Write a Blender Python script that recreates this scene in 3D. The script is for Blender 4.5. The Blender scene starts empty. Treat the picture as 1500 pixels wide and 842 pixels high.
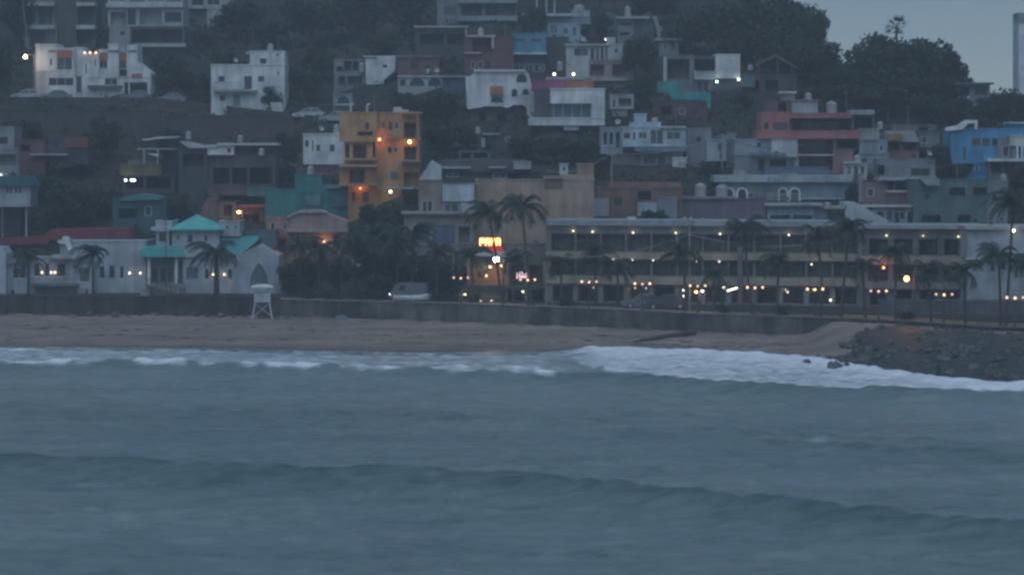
import bpy, math, random
import numpy as np
from mathutils import Vector, noise
R = random.Random(7)
S = bpy.context.scene
COL = S.collection
# ---------------------------------------------------------------- camera, sky, sun, exposure
HAZE = 0.00058
H, F, HR = 18.0, 4590.0, 220.0        # eye height (m), focal length (photo pixels), horizon row of the photo
cam = bpy.data.cameras.new('camera'); camo = bpy.data.objects.new('camera', cam); COL.objects.link(camo)
cam.sensor_width = 36.0; cam.lens = 36.0*F/1500; cam.shift_y = (HR-421)/1500
cam.clip_start = 1.0; cam.clip_end = 6000
camo.location = (0, 0, H); camo.rotation_euler = (math.pi/2, 0, 0)
S.camera = camo
SUN_EL, SUN_ROT = math.radians(62.0), math.radians(190)
world = bpy.data.worlds.new('World'); S.world = world; world.use_nodes = True
nt = world.node_tree; bg = nt.nodes['Background']
sky = nt.nodes.new('ShaderNodeTexSky'); sky.sky_type = 'NISHITA'; sky.sun_disc = False
sky.sun_elevation = SUN_EL; sky.sun_rotation = SUN_ROT
sky.air_density = 0.62; sky.dust_density = 0.0; sky.ozone_density = 2.8
nt.links.new(sky.outputs[0], bg.inputs[0]); bg.inputs[1].default_value = 0.044
sl = bpy.data.lights.new('sun', 'SUN'); sl.energy = 1.35; sl.angle = math.radians(80); sl.color = (.64, .82, 1.0)
so = bpy.data.objects.new('sun', sl); COL.objects.link(so)
_d = Vector((math.sin(SUN_ROT)*math.cos(SUN_EL), math.cos(SUN_ROT)*math.cos(SUN_EL), math.sin(SUN_EL)))
so.rotation_euler = _d.to_track_quat('Z', 'Y').to_euler()
S.view_settings.view_transform = 'Standard'; S.view_settings.look = 'None'
S.view_settings.exposure = 0.28; S.view_settings.gamma = 1.0; S.view_settings.use_curve_mapping = False
S.cycles.use_denoising = True; S.cycles.filter_width = 2.7
S.cycles.volume_bounces = 1; S.cycles.max_bounces = 6; S.cycles.sample_clamp_indirect = 4

# ---------------------------------------------------------------- helpers
def P(px, py, Y): return Vector(((px-750)*Y/F, Y, H-(py-HR)*Y/F))
def ss(a, b, x):
    t = np.clip((x-a)/(b-a), 0, 1); return t*t*(3-2*t)
def tag(o, label=None, cat=None, group=None, kind=None):
    if label: o['label'] = label
    if cat: o['category'] = cat
    if group: o['group'] = group
    if kind: o['kind'] = kind
    return o
def empty(name, loc, rz=0):
    o = bpy.data.objects.new(name, None); COL.objects.link(o); o.location = loc; o.rotation_euler = (0, 0, rz)
    o.empty_display_size = .3
    return o
def link(name, me, parent=None, loc=None):
    o = bpy.data.objects.new(name, me); COL.objects.link(o)
    if parent: o.parent = parent
    if loc is not None: o.location = loc
    return o
def copy_tree(o, parent=None):
    c = o.copy(); COL.objects.link(c); c.parent = parent
    for ch in list(o.children): copy_tree(ch, c)
    return c

class MB:
    def __init__(s): s.v = []; s.f = []; s.sm = []
    def add(s, vs, fs, smooth=False):
        n = len(s.v); s.v += [tuple(p) for p in vs]
        for f in fs: s.f.append(tuple(i+n for i in f)); s.sm.append(smooth)
    def quad(s, a, b, c, d): s.add([a, b, c, d], [(0, 1, 2, 3)])
    def box(s, x0, x1, y0, y1, z0, z1):
        s.add([(x0,y0,z0),(x1,y0,z0),(x1,y1,z0),(x0,y1,z0),(x0,y0,z1),(x1,y0,z1),(x1,y1,z1),(x0,y1,z1)],
              [(0,3,2,1),(4,5,6,7),(0,1,5,4),(1,2,6,5),(2,3,7,6),(3,0,4,7)])
    def prism(s, pts, y0, y1):          # pts in (x,z), anticlockwise seen from -Y
        n = len(pts)
        s.add([(x,y0,z) for x,z in pts]+[(x,y1,z) for x,z in pts],
              [tuple(range(n)), tuple(range(2*n-1, n-1, -1))]+[(i, n+i, n+(i+1)%n, (i+1)%n) for i in range(n)])
    def tube(s, path, rad, n=6, smooth=True, cap=True):
        path = [Vector(p) for p in path]
        if not hasattr(rad, '__len__'): rad = [rad]*len(path)
        vs = []
        for i, p in enumerate(path):
            d = (path[min(i+1, len(path)-1)]-path[max(i-1, 0)]).normalized()
            a = d.cross(Vector((0,1,0)) if abs(d.y) < .9 else Vector((1,0,0))).normalized(); b = d.cross(a)
            for k in range(n):
                t = 2*math.pi*k/n; vs.append(p+(a*math.cos(t)+b*math.sin(t))*rad[i])
        fs = [(i*n+k, i*n+(k+1)%n, (i+1)*n+(k+1)%n, (i+1)*n+k) for i in range(len(path)-1) for k in range(n)]
        s.add(vs, fs, smooth)
        if cap:
            s.add(vs[:n], [tuple(range(n))[::-1]]); s.add(vs[-n:], [tuple(range(n))])
    def lathe(s, prof, n=12, c=(0,0,0), smooth=True):   # prof: (r,z)
        vs = [(c[0]+r*math.cos(2*math.pi*k/n), c[1]+r*math.sin(2*math.pi*k/n), c[2]+z) for r, z in prof for k in range(n)]
        fs = [(i*n+k, i*n+(k+1)%n, (i+1)*n+(k+1)%n, (i+1)*n+k) for i in range(len(prof)-1) for k in range(n)]
        s.add(vs, fs, smooth)
    def ball(s, c, r, n=10, m=6, sq=1.0):
        s.lathe([(max(1e-4, r*math.sin(math.pi*i/m)), -r*sq*math.cos(math.pi*i/m)) for i in range(m+1)], n, c)
    def mesh(s, name, mat):
        me = bpy.data.meshes.new(name); me.from_pydata(s.v, [], s.f)
        me.polygons.foreach_set('use_smooth', s.sm)
        if mat: me.materials.append(mat)
        me.update(); return me
    def build(s, name, mat, parent=None, loc=None): return link(name, s.mesh(name, mat), parent, loc)

# ---------------------------------------------------------------- materials
MATS = {}
def newmat(name):
    m = bpy.data.materials.new(name); m.use_nodes = True
    n = m.node_tree.nodes; return m, m.node_tree, n['Principled BSDF']
def nz(t, scale, detail=4, vec=None, sx=None):
    n = t.nodes.new('ShaderNodeTexNoise'); n.inputs['Scale'].default_value = scale; n.inputs['Detail'].default_value = detail
    tc = t.nodes.new('ShaderNodeTexCoord'); src = tc.outputs['Object']
    if vec == 'gen':
        src = t.nodes.new('ShaderNodeNewGeometry').outputs['Position']
    if sx:
        mp = t.nodes.new('ShaderNodeMapping'); mp.inputs['Scale'].default_value = sx
        t.links.new(src, mp.inputs[0]); src = mp.outputs[0]
    t.links.new(src, n.inputs['Vector']); return n
def ramp(t, fac, a, b, p0=.3, p1=.7):
    r = t.nodes.new('ShaderNodeValToRGB'); e = r.color_ramp.elements
    e[0].position = p0; e[1].position = p1
    e[0].color = (*a, 1) if len(a) == 3 else a; e[1].color = (*b, 1)
    t.links.new(fac, r.inputs[0]); return r
def mul(t, a, b, blend='MULTIPLY', fac=1.0):
    m = t.nodes.new('ShaderNodeMix'); m.data_type = 'RGBA'; m.blend_type = blend; m.inputs[0].default_value = fac
    t.links.new(a, m.inputs[6]); t.links.new(b, m.inputs[7]); return m.outputs[2]
def wall(c, rough=.85):
    """weathered render: rain streaks, blotches and a little grain"""
    k = ('wall', tuple(c), rough)
    if k in MATS: return MATS[k]
    m, t, b = newmat('painted_wall')
    n1 = nz(t, .5, 5); n2 = nz(t, 1.0, 4, sx=(1.7, 1.7, .13)); n3 = nz(t, 6, 3)
    r1 = ramp(t, n1.outputs[0], tuple(x*.70 for x in c), tuple(min(.95, x*1.08) for x in c), .30, .60)
    r2 = ramp(t, n2.outputs[0], (.78, .76, .74), (1, 1, 1), .30, .58)
    r3 = ramp(t, n3.outputs[0], (.88, .88, .88), (1, 1, 1), .3, .6)
    t.links.new(mul(t, mul(t, r1.outputs[0], r2.outputs[0]), r3.outputs[0]), b.inputs['Base Color'])
    b.inputs['Roughness'].default_value = rough
    MATS[k] = m; return m
def plain(name, c, rough=.6, metal=0., var=.25, scale=3.):
    k = (name, tuple(c), rough)
    if k in MATS: return MATS[k]
    m, t, b = newmat(name); n = nz(t, scale, 4)
    r = ramp(t, n.outputs[0], tuple(x*(1-var) for x in c), tuple(min(.95, x*(1+var*.5)) for x in c))
    t.links.new(r.outputs[0], b.inputs['Base Color'])
    b.inputs['Roughness'].default_value = rough; b.inputs['Metallic'].default_value = metal
    MATS[k] = m; return m
def glow(c, s):
    k = ('glow', tuple(c), s)
    if k in MATS: return MATS[k]
    m, t, b = newmat('lamp_light')
    b.inputs['Base Color'].default_value = (.8, .8, .8, 1); b.inputs['Emission Color'].default_value = (*c, 1)
    b.inputs['Emission Strength'].default_value = s
    MATS[k] = m; return m
GLASS = plain('window_glass', (.030, .036, .042), .18, var=.3, scale=1)
GLASS2 = plain('curtained_glass', (.10, .11, .12), .3, var=.4, scale=1)
GLASSH = plain('pale_curtain_glass', (.17, .195, .185), .35, var=.5, scale=.8)
GLASSB = plain('blue_glass', (.10, .16, .22), .15, var=.3, scale=1)
DARKMETAL = plain('dark_metal', (.06, .06, .065), .5)
FRAME_W = plain('white_frame', (.62, .62, .60), .6)
FRAME_D = plain('dark_frame', (.10, .09, .085), .6)
WOOD = plain('weathered_wood', (.12, .09, .07), .8)
WHITE = (.80, .80, .78); OFFW = (.60, .60, .58); GREY = (.38, .38, .37); LGREY = (.48, .48, .47); DGREY = (.17, .17, .165)
BROWN = (.17, .115, .085); TERRA = (.50, .22, .13); TAN = (.46, .33, .235); TEAL = (.07, .27, .24)
WARM = (1.0, .55, .22); COOL = (.85, 1.0, .95); AMBER = (1.0, .36, .09); PALEW = (1, .86, .62)

# ---------------------------------------------------------------- shape of the land
_W = np.array([(-400,352),(-120,338),(-54,330),(-25,325.5),(-3.4,315.4),(10,304.7),(16.3,298.4),(25.5,292),(34.3,286),(42,275),(60,262),(120,235),(400,160)])
_S = np.array([(-400,300),(-120,290),(-54,287),(-28,283),(-9,277),(3,278),(6,282),(15,280),(22,273),(26,268),(28.5,258),(34.5,243),(39,239.5),(60,228),(120,205),(400,130)])
def Wl(x): return np.interp(x, _W[:,0], _W[:,1])
def Sl(x): return np.interp(x, _S[:,0], _S[:,1])
_hill = np.array([(328,2.4),(338,7),(345,9.4),(360,14),(390,21),(430,29.2),(470,37.5),(520,46),(570,52),(700,58),(1250,58)])
_cap = np.array([(-500,62),(12,62),(30,50),(38,42),(44,31),(50,25),(120,20),(500,16)])
def ground(x, y):
    """height of the ground at x, y (landward of the sea wall)"""
    sh = 18*(1-ss(-24, -8, x))
    z = np.interp(y-sh, _hill[:,0], _hill[:,1])
    z = np.minimum(z, np.interp(x, _cap[:,0], _cap[:,1])+1.5*np.sin(x*.11))
    bump = (.35*np.sin(x*.37+y*.21)+.25*np.sin(x*.83-y*.47+1.7))*ss(345, 375, y)
    return np.maximum(2.4, z+bump)
def beach_z(x, y):
    t = (y-Sl(x))/(Wl(x)-Sl(x))
    k = ss(26.5, 30, x)
    up = (1-k)*.75*np.clip(t, 0, 1)**.9 + k*2.15*np.clip(t, 0, 1)**.75
    return np.where(t > 0, up, np.maximum(-1.6, (y-Sl(x))*.05))
_ys = np.arange(300, 700, .25)
def hit(px, row):
    xs = (px-750)*_ys/F; zr = H-(row-HR)*_ys/F
    k = np.argmax(ground(xs, _ys) >= zr)
    return float(_ys[k])
def prom(px, off):
    Y = 305.
    for _ in range(12): Y = float(Wl((px-750)*Y/F))+off
    return Y
# ---------------------------------------------------------------- the setting: hill, promenade, street, beach, rocky bank, sea
def grid_mesh(name, xs, rows, zf, mat):
    """rows: list of y(x) arrays, near to far"""
    nx, ny = len(xs), len(rows)
    V = np.zeros((ny, nx, 3)); V[:, :, 0] = xs
    for j, r in enumerate(rows): V[j, :, 1] = r
    V[:, :, 2] = zf(V[:, :, 0], V[:, :, 1])
    i = np.arange(nx-1)[None, :]+np.arange(ny-1)[:, None]*nx
    Fc = np.stack([i, i+1, i+nx+1, i+nx], -1).reshape(-1, 4)
    me = bpy.data.meshes.new(name); me.vertices.add(nx*ny); me.vertices.foreach_set('co', V.ravel())
    me.loops.add(Fc.size); me.loops.foreach_set('vertex_index', Fc.ravel().astype(np.int32))
    me.polygons.add(len(Fc)); me.polygons.foreach_set('loop_start', (np.arange(len(Fc))*4).astype(np.int32))
    me.polygons.foreach_set('use_smooth', np.ones(len(Fc), bool))
    me.update(calc_edges=True); me.validate(); me.materials.append(mat)
    return me, V
m, t, b = newmat('hill_scrub')
n1 = nz(t, .09, 6); n2 = nz(t, .7, 5); n3 = nz(t, .35, 4, sx=(1, 1, 2.2))
c1 = ramp(t, n1.outputs[0], (.022, .032, .018), (.058, .046, .036), .40, .62)
c2 = ramp(t, n2.outputs[0], (.45, .45, .45), (1.1, 1.1, 1.1), .3, .7)
c3 = ramp(t, n3.outputs[0], (.7, .75, .65), (1, 1, 1), .35, .6)
t.links.new(mul(t, mul(t, c1.outputs[0], c2.outputs[0]), c3.outputs[0]), b.inputs['Base Color']); b.inputs['Roughness'].default_value = 1
bp = t.nodes.new('ShaderNodeBump'); bp.inputs['Strength'].default_value = .9; bp.inputs['Distance'].default_value = .6
t.links.new(n2.outputs[0], bp.inputs['Height']); t.links.new(bp.outputs[0], b.inputs['Normal'])
xs = np.concatenate([np.arange(-420, -90, 15), np.arange(-90, 90, 1.5), np.arange(90, 421, 15)]).astype(float)
rows = [Wl(xs)+9+k for k in (0, 4, 8, 12)]
base = rows[-1]
for q in np.concatenate([np.linspace(.02, .5, 110), np.linspace(.52, 1, 24)]): rows.append(base+(1150-base)*q**1.35)
me, _ = grid_mesh('hill', xs, rows, ground, m); tag(link('hill', me), kind='structure')
ASPH = plain('asphalt', (.055, .055, .058), .8, scale=1.5)
PAVE = plain('promenade_paving', (.20, .18, .165), .8, scale=2)
me, _ = grid_mesh('promenade', xs, [Wl(xs)+.02, Wl(xs)+4.2], lambda x, y: x*0+2.50, PAVE); tag(link('promenade', me), kind='structure')
me, _ = grid_mesh('street', xs, [Wl(xs)+4.2, Wl(xs)+9.3], lambda x, y: x*0+2.40, ASPH); tag(link('street', me), kind='structure')
# kerb between promenade and street, painted yellow
YEL = plain('yellow_kerb_paint', (.50, .38, .09), .7)
mb = MB()
xk = np.arange(-110, 110, 2.0)
for a, c in zip(xk[:-1], xk[1:]):
    ya, yc = float(Wl(a))+4.2, float(Wl(c))+4.2
    for z0, z1 in ((2.42, 2.56),):
        mb.quad((a, ya, z0), (c, yc, z0), (c, yc, z1), (a, ya, z1)); mb.quad((a, ya, z1), (c, yc, z1), (c, yc+.15, z1), (a, ya+.15, z1))
        mb.quad((c, yc+.15, z0), (a, ya+.15, z0), (a, ya+.15, z1), (c, yc+.15, z1))
tag(mb.build('kerb', PAVE), kind='structure')
mb = MB()
for a, c in zip(np.arange(31, 90, 1.5), np.arange(32.5, 91.5, 1.5)):
    ya, yc = float(Wl(a))+4.19, float(Wl(c))+4.19
    mb.quad((a, ya, 2.52), (c, yc, 2.52), (c, yc, 2.66), (a, ya, 2.66)); mb.quad((a, ya, 2.66), (c, yc, 2.66), (c, yc+.2, 2.66), (a, ya+.2, 2.66))
tag(mb.build('yellow_kerb', YEL), kind='structure')
# sand
m, t, b = newmat('sand')
n1 = nz(t, .22, 5); n2 = nz(t, 2.2, 4, sx=(.35, 1, 1)); n3 = nz(t, .1, 3, sx=(.4, 1.6, 1))
c1 = ramp(t, n1.outputs[0], (.255, .205, .168), (.335, .262, .215), .35, .65); c2 = ramp(t, n2.outputs[0], (.86, .86, .86), (1, 1, 1)); c3 = ramp(t, n3.outputs[0], (.72, .72, .75), (1, 1, 1), .38, .62)
at = t.nodes.new('ShaderNodeAttribute'); at.attribute_name = 'wet'
wr = ramp(t, at.outputs['Fac'], (1, 1, 1), (.62, .64, .68), 0, 1)
t.links.new(mul(t, mul(t, mul(t, c1.outputs[0], c2.outputs[0]), c3.outputs[0]), wr.outputs[0]), b.inputs['Base Color'])
rr = t.nodes.new('ShaderNodeMapRange'); rr.inputs[3].default_value = .95; rr.inputs[4].default_value = .38
t.links.new(at.outputs['Fac'], rr.inputs[0]); t.links.new(rr.outputs[0], b.inputs['Roughness'])
xb = np.concatenate([np.arange(-420, -80, 20), np.arange(-80, 80, .8), np.arange(80, 421, 20)]).astype(float)
rows = [Sl(xb)-d for d in (120, 60, 30, 15, 8, 4, 2)]+[Sl(xb)+(Wl(xb)-Sl(xb)+.3)*q for q in np.linspace(0, 1, 60)]
def bz(x, y): return beach_z(x, y)+(.05*np.sin(x*.6+y*.9)+.04*np.sin(x*1.3-y*.5)+.03*np.sin(y*2.1+x*.2))*ss(2, 12, y-Sl(x))
me, V = grid_mesh('beach', xb, rows, bz, m)
wet = np.clip(1-(V[:, :, 1]-Sl(V[:, :, 0])-1.5+1.2*np.sin(V[:, :, 0]*.35))/6, 0, 1)
a = me.attributes.new('wet', 'FLOAT', 'POINT'); a.data.foreach_set('value', wet.ravel().astype(np.float32))
tag(link('beach', me), kind='structure')
# ---- the sea
def line(pts, z=0.):
    w = [((px-750)*(H-z)/(r-HR), (H-z)*F/(r-HR)) for px, r in pts]
    a = np.array(sorted(w)); return lambda x: np.interp(x, a[:, 0], a[:, 1])
crestA = line([(-500,662),(0,676),(200,682),(400,690),(750,702),(1000,724),(1250,752),(1500,776),(2000,830)], .8)
crestB = line([(-600,530),(0,531),(250,533),(400,539),(600,543),(780,547),(900,550),(1100,566),(1300,574),(1500,578),(2000,600)], .55)
crestC = line([(800,622),(1040,632),(1200,645),(1500,652),(2000,660)], .25)
crestD = line([(-500,590),(0,592),(400,600),(800,612),(1000,640),(2000,700)], .2)
lowR = line([(700,515),(820,522),(870,542),(920,549),(1000,556),(1100,565),(1250,571),(1400,575),(1500,573),(1900,590)])
xw = np.arange(-72, 72.01, .32); yw = np.concatenate([np.arange(92, 190, .26), np.arange(190, 302, .4)])
X, Y = np.meshgrid(xw, yw)
rng = np.random.default_rng(3)
def n2d(x, y, sx, sy, seed, oct=3):
    """smooth lattice noise in numpy, 0..1"""
    out = np.zeros_like(x); amp = 1; tot = 0
    for o in range(oct):
        r = np.random.default_rng(seed+o).random((256, 256))
        u, v = x/sx*2**o+100, y/sy*2**o+100
        i, j = np.floor(u).astype(int), np.floor(v).astype(int); fu, fv = u-i, v-j
        fu = fu*fu*(3-2*fu); fv = fv*fv*(3-2*fv)
        g = lambda a, b: r[a % 256, b % 256]
        out += amp*((g(i,j)*(1-fu)+g(i+1,j)*fu)*(1-fv)+(g(i,j+1)*(1-fu)+g(i+1,j+1)*fu)*fv); tot += amp; amp *= .5
    return out/tot
Z = np.zeros_like(X)
for k in range(34):
    lam = rng.uniform(1.2, 5.5); th = rng.normal(math.pi/2+.12, .5); kx, ky = math.cos(th)*2*math.pi/lam, math.sin(th)*2*math.pi/lam
    Z += .0034*lam*np.sin(kx*X+ky*Y+rng.uniform(0, 6.28))*(.6+.8*n2d(X, Y, 30, 22, 40+k, 1))
for k in range(44):                              # short chop
    lam = rng.uniform(.9, 2.4); th = rng.normal(math.pi/2+.1, .55); kx, ky = math.cos(th)*2*math.pi/lam, math.sin(th)*2*math.pi/lam
    Z += .0085*lam*np.sin(kx*X+ky*Y+rng.uniform(0, 6.28))*np.clip(2.2*n2d(X, Y, 7, 4, 400+k, 2)-.45, 0, 2)
def swell(cr, A, back, front, wob, seed):
    s = Y-(cr(X)+wob*(n2d(X, Y*0, 9, 9, seed)-.5))
    return A*np.where(s < 0, np.exp(-(np.sqrt(s*s+.25)-.5)/back), np.exp(-(s/front)**2)), s
zA, sA = swell(crestA, 1.15*(.88+.24*n2d(X, Y*0, 14, 1, 11)), 4.0, 3.0, .7, 21)
zB, sB = swell(crestB, .85*(.7+.5*n2d(X, Y*0, 6, 1, 12)), 2.8, 2.2, 2.5, 22)
zC, sC = swell(crestC, .45*ss(6, 14, X), 2.6, 3, 2.0, 23)
zD, sD = swell(crestD, .25, 3.5, 4, 5.0, 24)
Z = Z+zA+zB+zC+zD
dS = Sl(X)-Y                                     # metres seaward of the water's edge
# foam: real foam lying on the water, patchy
fo = np.zeros_like(X)
patch = np.clip((n2d(X, Y*0, 3.2, 1, 60, 3)-.40)*5, 0, 1)
manual = np.zeros_like(X)
for a0, a1, k in ((-900,135,1),(180,262,1),(276,312,.8),(342,372,.8),(385,475,.95),(495,592,.9),(630,705,.6),(712,815,1)):
    x0, x1 = (a0-750)*17.4/320, (a1-750)*17.4/322
    manual = np.maximum(manual, k*ss(x0-.8, x0+.8, X)*(1-ss(x1-.8, x1+.8, X)))
left = 1-ss(2, 9, X)
fo = np.maximum(fo, left*np.maximum(manual, .22)*(.55+.45*patch)*np.exp(-((sB-.8)/np.where(sB < .8, 1.7, 2.8))**2)*1.5)
wash = ss(0, 4, sB)*ss(-1.5, 1.0, dS)*left      # thin washed foam between breaker and beach
fo = np.maximum(fo, wash*(.22+.34*n2d(X, Y, 6, 2.2, 70, 3)))
edge = np.exp(-((dS-.5)/.9)**2)*(.25+.5*np.clip((n2d(X, Y, 5, 30, 75, 2)-.45)*5, 0, 1))
fo = np.maximum(fo, edge*(1-ss(-50, -47, -X)*0))
fo = np.maximum(fo, (1-ss(-43, -40, X))*np.exp(-((dS-3.2+.10*(X+52))/1.3)**2)*1.0)
sR = Y-(lowR(X)+4.0*(n2d(X, Y*0, 5, 1, 80, 3)-.5))
reg = ss(1.5, 9, X)*ss(-.3, 1.2, sR)*ss(-1.2, .6, dS+.9*(n2d(X, Y, 1.6, 3, 83, 2)-.5))
near = np.exp(-np.clip(dS, 0, 99)/9)
fo = np.maximum(fo, reg*(.56+.46*near+.30*(n2d(X, Y, 3.5, 2.2, 85, 3)-.5)+.25*np.exp(-(sR/1.6)**2)))
Z = Z+.28*reg*n2d(X, Y, 2.2, 1.3, 90, 3)+.35*reg*near+.15*np.clip(fo, 0, 1)*n2d(X, Y, 1.2, .8, 95, 2)
fo = np.maximum(fo, .36*np.exp(-((sC+1.2)/1.1)**2)*ss(7, 13, X)*np.clip((n2d(X, Y, 6, 3, 99, 2)-.35)*3, 0, 1))
fo = np.maximum(fo, .30*np.exp(-((sC+6.5)/1.3)**2)*ss(12, 18, X)*np.clip((n2d(X, Y, 7, 3, 98, 2)-.4)*3, 0, 1))
turb_shade = ss(0, 1, 1-np.clip(dS-4, 0, 60)/60)*.22+.42+.26*(n2d(X, Y, 22, 7, 120, 3)-.5)+.24*(n2d(X, Y, 2.6, .7, 130, 3)-.5)+.36*(n2d(X, Y, 1.0, .5, 133, 2)-.5)+.16*n2d(X, Y, 9, 2, 126, 2)
for s_, k_, l_ in ((sA, .36, 4.5), (sB, .34, 3.5), (sC, .24*ss(6, 14, X), 3.0), (sD, .16, 4.0)):   # shade of the wave faces, painted darker into the water colour
    turb_shade = turb_shade-k_*np.where(s_ < 0, np.exp(s_/l_), np.exp(-(s_/.5)**2))*(.75+.5*n2d(X, Y, 4, 1.5, 140, 2))
turb_shade = np.clip(turb_shade-.05*ss(0, 60, dS-30), 0, 1)   # inshore water paler: churned-up sand, plus mist painted into the colour
fade = ss(0, 8, X+72)*ss(0, 8, 72-X)*ss(0, 10, Y-92)
Z = Z*fade-.02
run = ss(-3, 3, dS); Z = Z*run+(1-run)*(beach_z(X, Y)-.25)   # dips under the sand at the water's edge
Z = np.where((dS < 0) & (dS > -3), beach_z(X, Y)+.05*(1+dS/1.2), Z)
nx, ny = len(xw), len(yw)
VV = np.stack([X, Y, Z], -1).reshape(-1, 3)
i = np.arange(nx-1)[None, :]+np.arange(ny-1)[:, None]*nx
keep = (dS[:-1, :-1] > -3.5)
Fc = np.stack([i, i+1, i+nx+1, i+nx], -1)[keep]
ex = []; exf = []
n0 = len(VV)
for x0, x1, y0, y1 in ((-430,-72,-50,92),(-72,72,-50,92),(72,430,-50,92),(-430,-72,92,300),(72,430,92,300)):
    k = n0+len(ex); ex += [(x0,y0,-.02),(x1,y0,-.02),(x1,y1,-.02),(x0,y1,-.02)]; exf.append((k, k+1, k+2, k+3))
VV = np.concatenate([VV, np.array(ex)]); Fc = np.concatenate([Fc, np.array(exf)])
me = bpy.data.meshes.new('sea'); me.vertices.add(len(VV)); me.vertices.foreach_set('co', VV.ravel())
me.loops.add(Fc.size); me.loops.foreach_set('vertex_index', Fc.ravel().astype(np.int32))
me.polygons.add(len(Fc)); me.polygons.foreach_set('loop_start', (np.arange(len(Fc))*4).astype(np.int32))
me.polygons.foreach_set('use_smooth', np.ones(len(Fc), bool)); me.update(calc_edges=True)
for nm, arr in (('foam', fo), ('silt_shade', turb_shade)):
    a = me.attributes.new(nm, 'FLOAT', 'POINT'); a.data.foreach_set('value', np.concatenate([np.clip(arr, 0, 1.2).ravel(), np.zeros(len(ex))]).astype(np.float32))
m, t, b = newmat('sea_water')
fa = t.nodes.new('ShaderNodeAttribute'); fa.attribute_name = 'foam'; sa = t.nodes.new('ShaderNodeAttribute'); sa.attribute_name = 'silt_shade'
w1 = nz(t, .55, 5, sx=(.55, 1, 1)); w2 = nz(t, 2.6, 4, sx=(.5, 1, 1)); w3 = nz(t, .06, 4, sx=(.6, 1, 1))
f1 = nz(t, 1.6, 6, sx=(.55, 1, 1)); f2 = nz(t, 7, 3)
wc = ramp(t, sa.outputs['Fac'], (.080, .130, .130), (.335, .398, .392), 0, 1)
wv = ramp(t, w3.outputs[0], (.92, .94, .96), (1.05, 1.03, 1), .35, .65)
mm = t.nodes.new('ShaderNodeMath'); mm.operation = 'MULTIPLY_ADD'; mm.inputs[1].default_value = .95; mm.inputs[2].default_value = -.475
t.links.new(f1.outputs[0], mm.inputs[0])
ad = t.nodes.new('ShaderNodeMath'); ad.operation = 'ADD'; t.links.new(mm.outputs[0], ad.inputs[0]); t.links.new(fa.outputs['Fac'], ad.inputs[1])
g0 = t.nodes.new('ShaderNodeMapRange'); g0.inputs[1].default_value = .12; g0.inputs[2].default_value = .95; g0.interpolation_type = 'SMOOTHSTEP'; t.links.new(ad.outputs[0], g0.inputs[0])
g1 = t.nodes.new('ShaderNodeMath'); g1.operation = 'MULTIPLY'; t.links.new(g0.outputs[0], g1.inputs[0])
g2 = t.nodes.new('ShaderNodeMapRange'); g2.inputs[1].default_value = .02; g2.inputs[2].default_value = .25; t.links.new(fa.outputs['Fac'], g2.inputs[0]); t.links.new(g2.outputs[0], g1.inputs[1])
fc = ramp(t, f2.outputs[0], (.68, .71, .73), (.90, .91, .92), .3, .6)
mx = t.nodes.new('ShaderNodeMix'); mx.data_type = 'RGBA'; t.links.new(g1.outputs[0], mx.inputs[0])
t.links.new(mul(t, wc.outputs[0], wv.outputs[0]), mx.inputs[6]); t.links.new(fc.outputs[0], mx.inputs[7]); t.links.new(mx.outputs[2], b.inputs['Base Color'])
r_ = t.nodes.new('ShaderNodeMapRange'); r_.inputs[3].default_value = .29; r_.inputs[4].default_value = .9; t.links.new(g1.outputs[0], r_.inputs[0]); t.links.new(r_.outputs[0], b.inputs['Roughness'])
b.inputs['IOR'].default_value = 1.333
b1 = t.nodes.new('ShaderNodeBump'); b1.inputs['Strength'].default_value = .8; b1.inputs['Distance'].default_value = .22; t.links.new(w1.outputs[0], b1.inputs['Height'])
b2 = t.nodes.new('ShaderNodeBump'); b2.inputs['Strength'].default_value = .6; b2.inputs['Distance'].default_value = .07; t.links.new(w2.outputs[0], b2.inputs['Height'])
t.links.new(b1.outputs[0], b2.inputs['Normal']); t.links.new(b2.outputs[0], b.inputs['Normal'])
me.materials.append(m); tag(link('sea', me), kind='structure')

def seastone(c):
    m, t, b = newmat('sea_wall_stone'); n1 = nz(t, .35, 6); n2 = nz(t, 1, 5, sx=(1.1, 1.1, .22)); n3 = nz(t, 3.5, 4)
    r1 = ramp(t, n1.outputs[0], tuple(x*.55 for x in c), tuple(x*1.35 for x in c), .36, .64); r2 = ramp(t, n2.outputs[0], (.55, .56, .55), (1, 1, 1), .34, .60); r3 = ramp(t, n3.outputs[0], (.75, .75, .75), (1.05, 1.05, 1.05))
    t.links.new(mul(t, mul(t, r1.outputs[0], r2.outputs[0]), r3.outputs[0]), b.inputs['Base Color']); b.inputs['Roughness'].default_value = .9; return m
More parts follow.
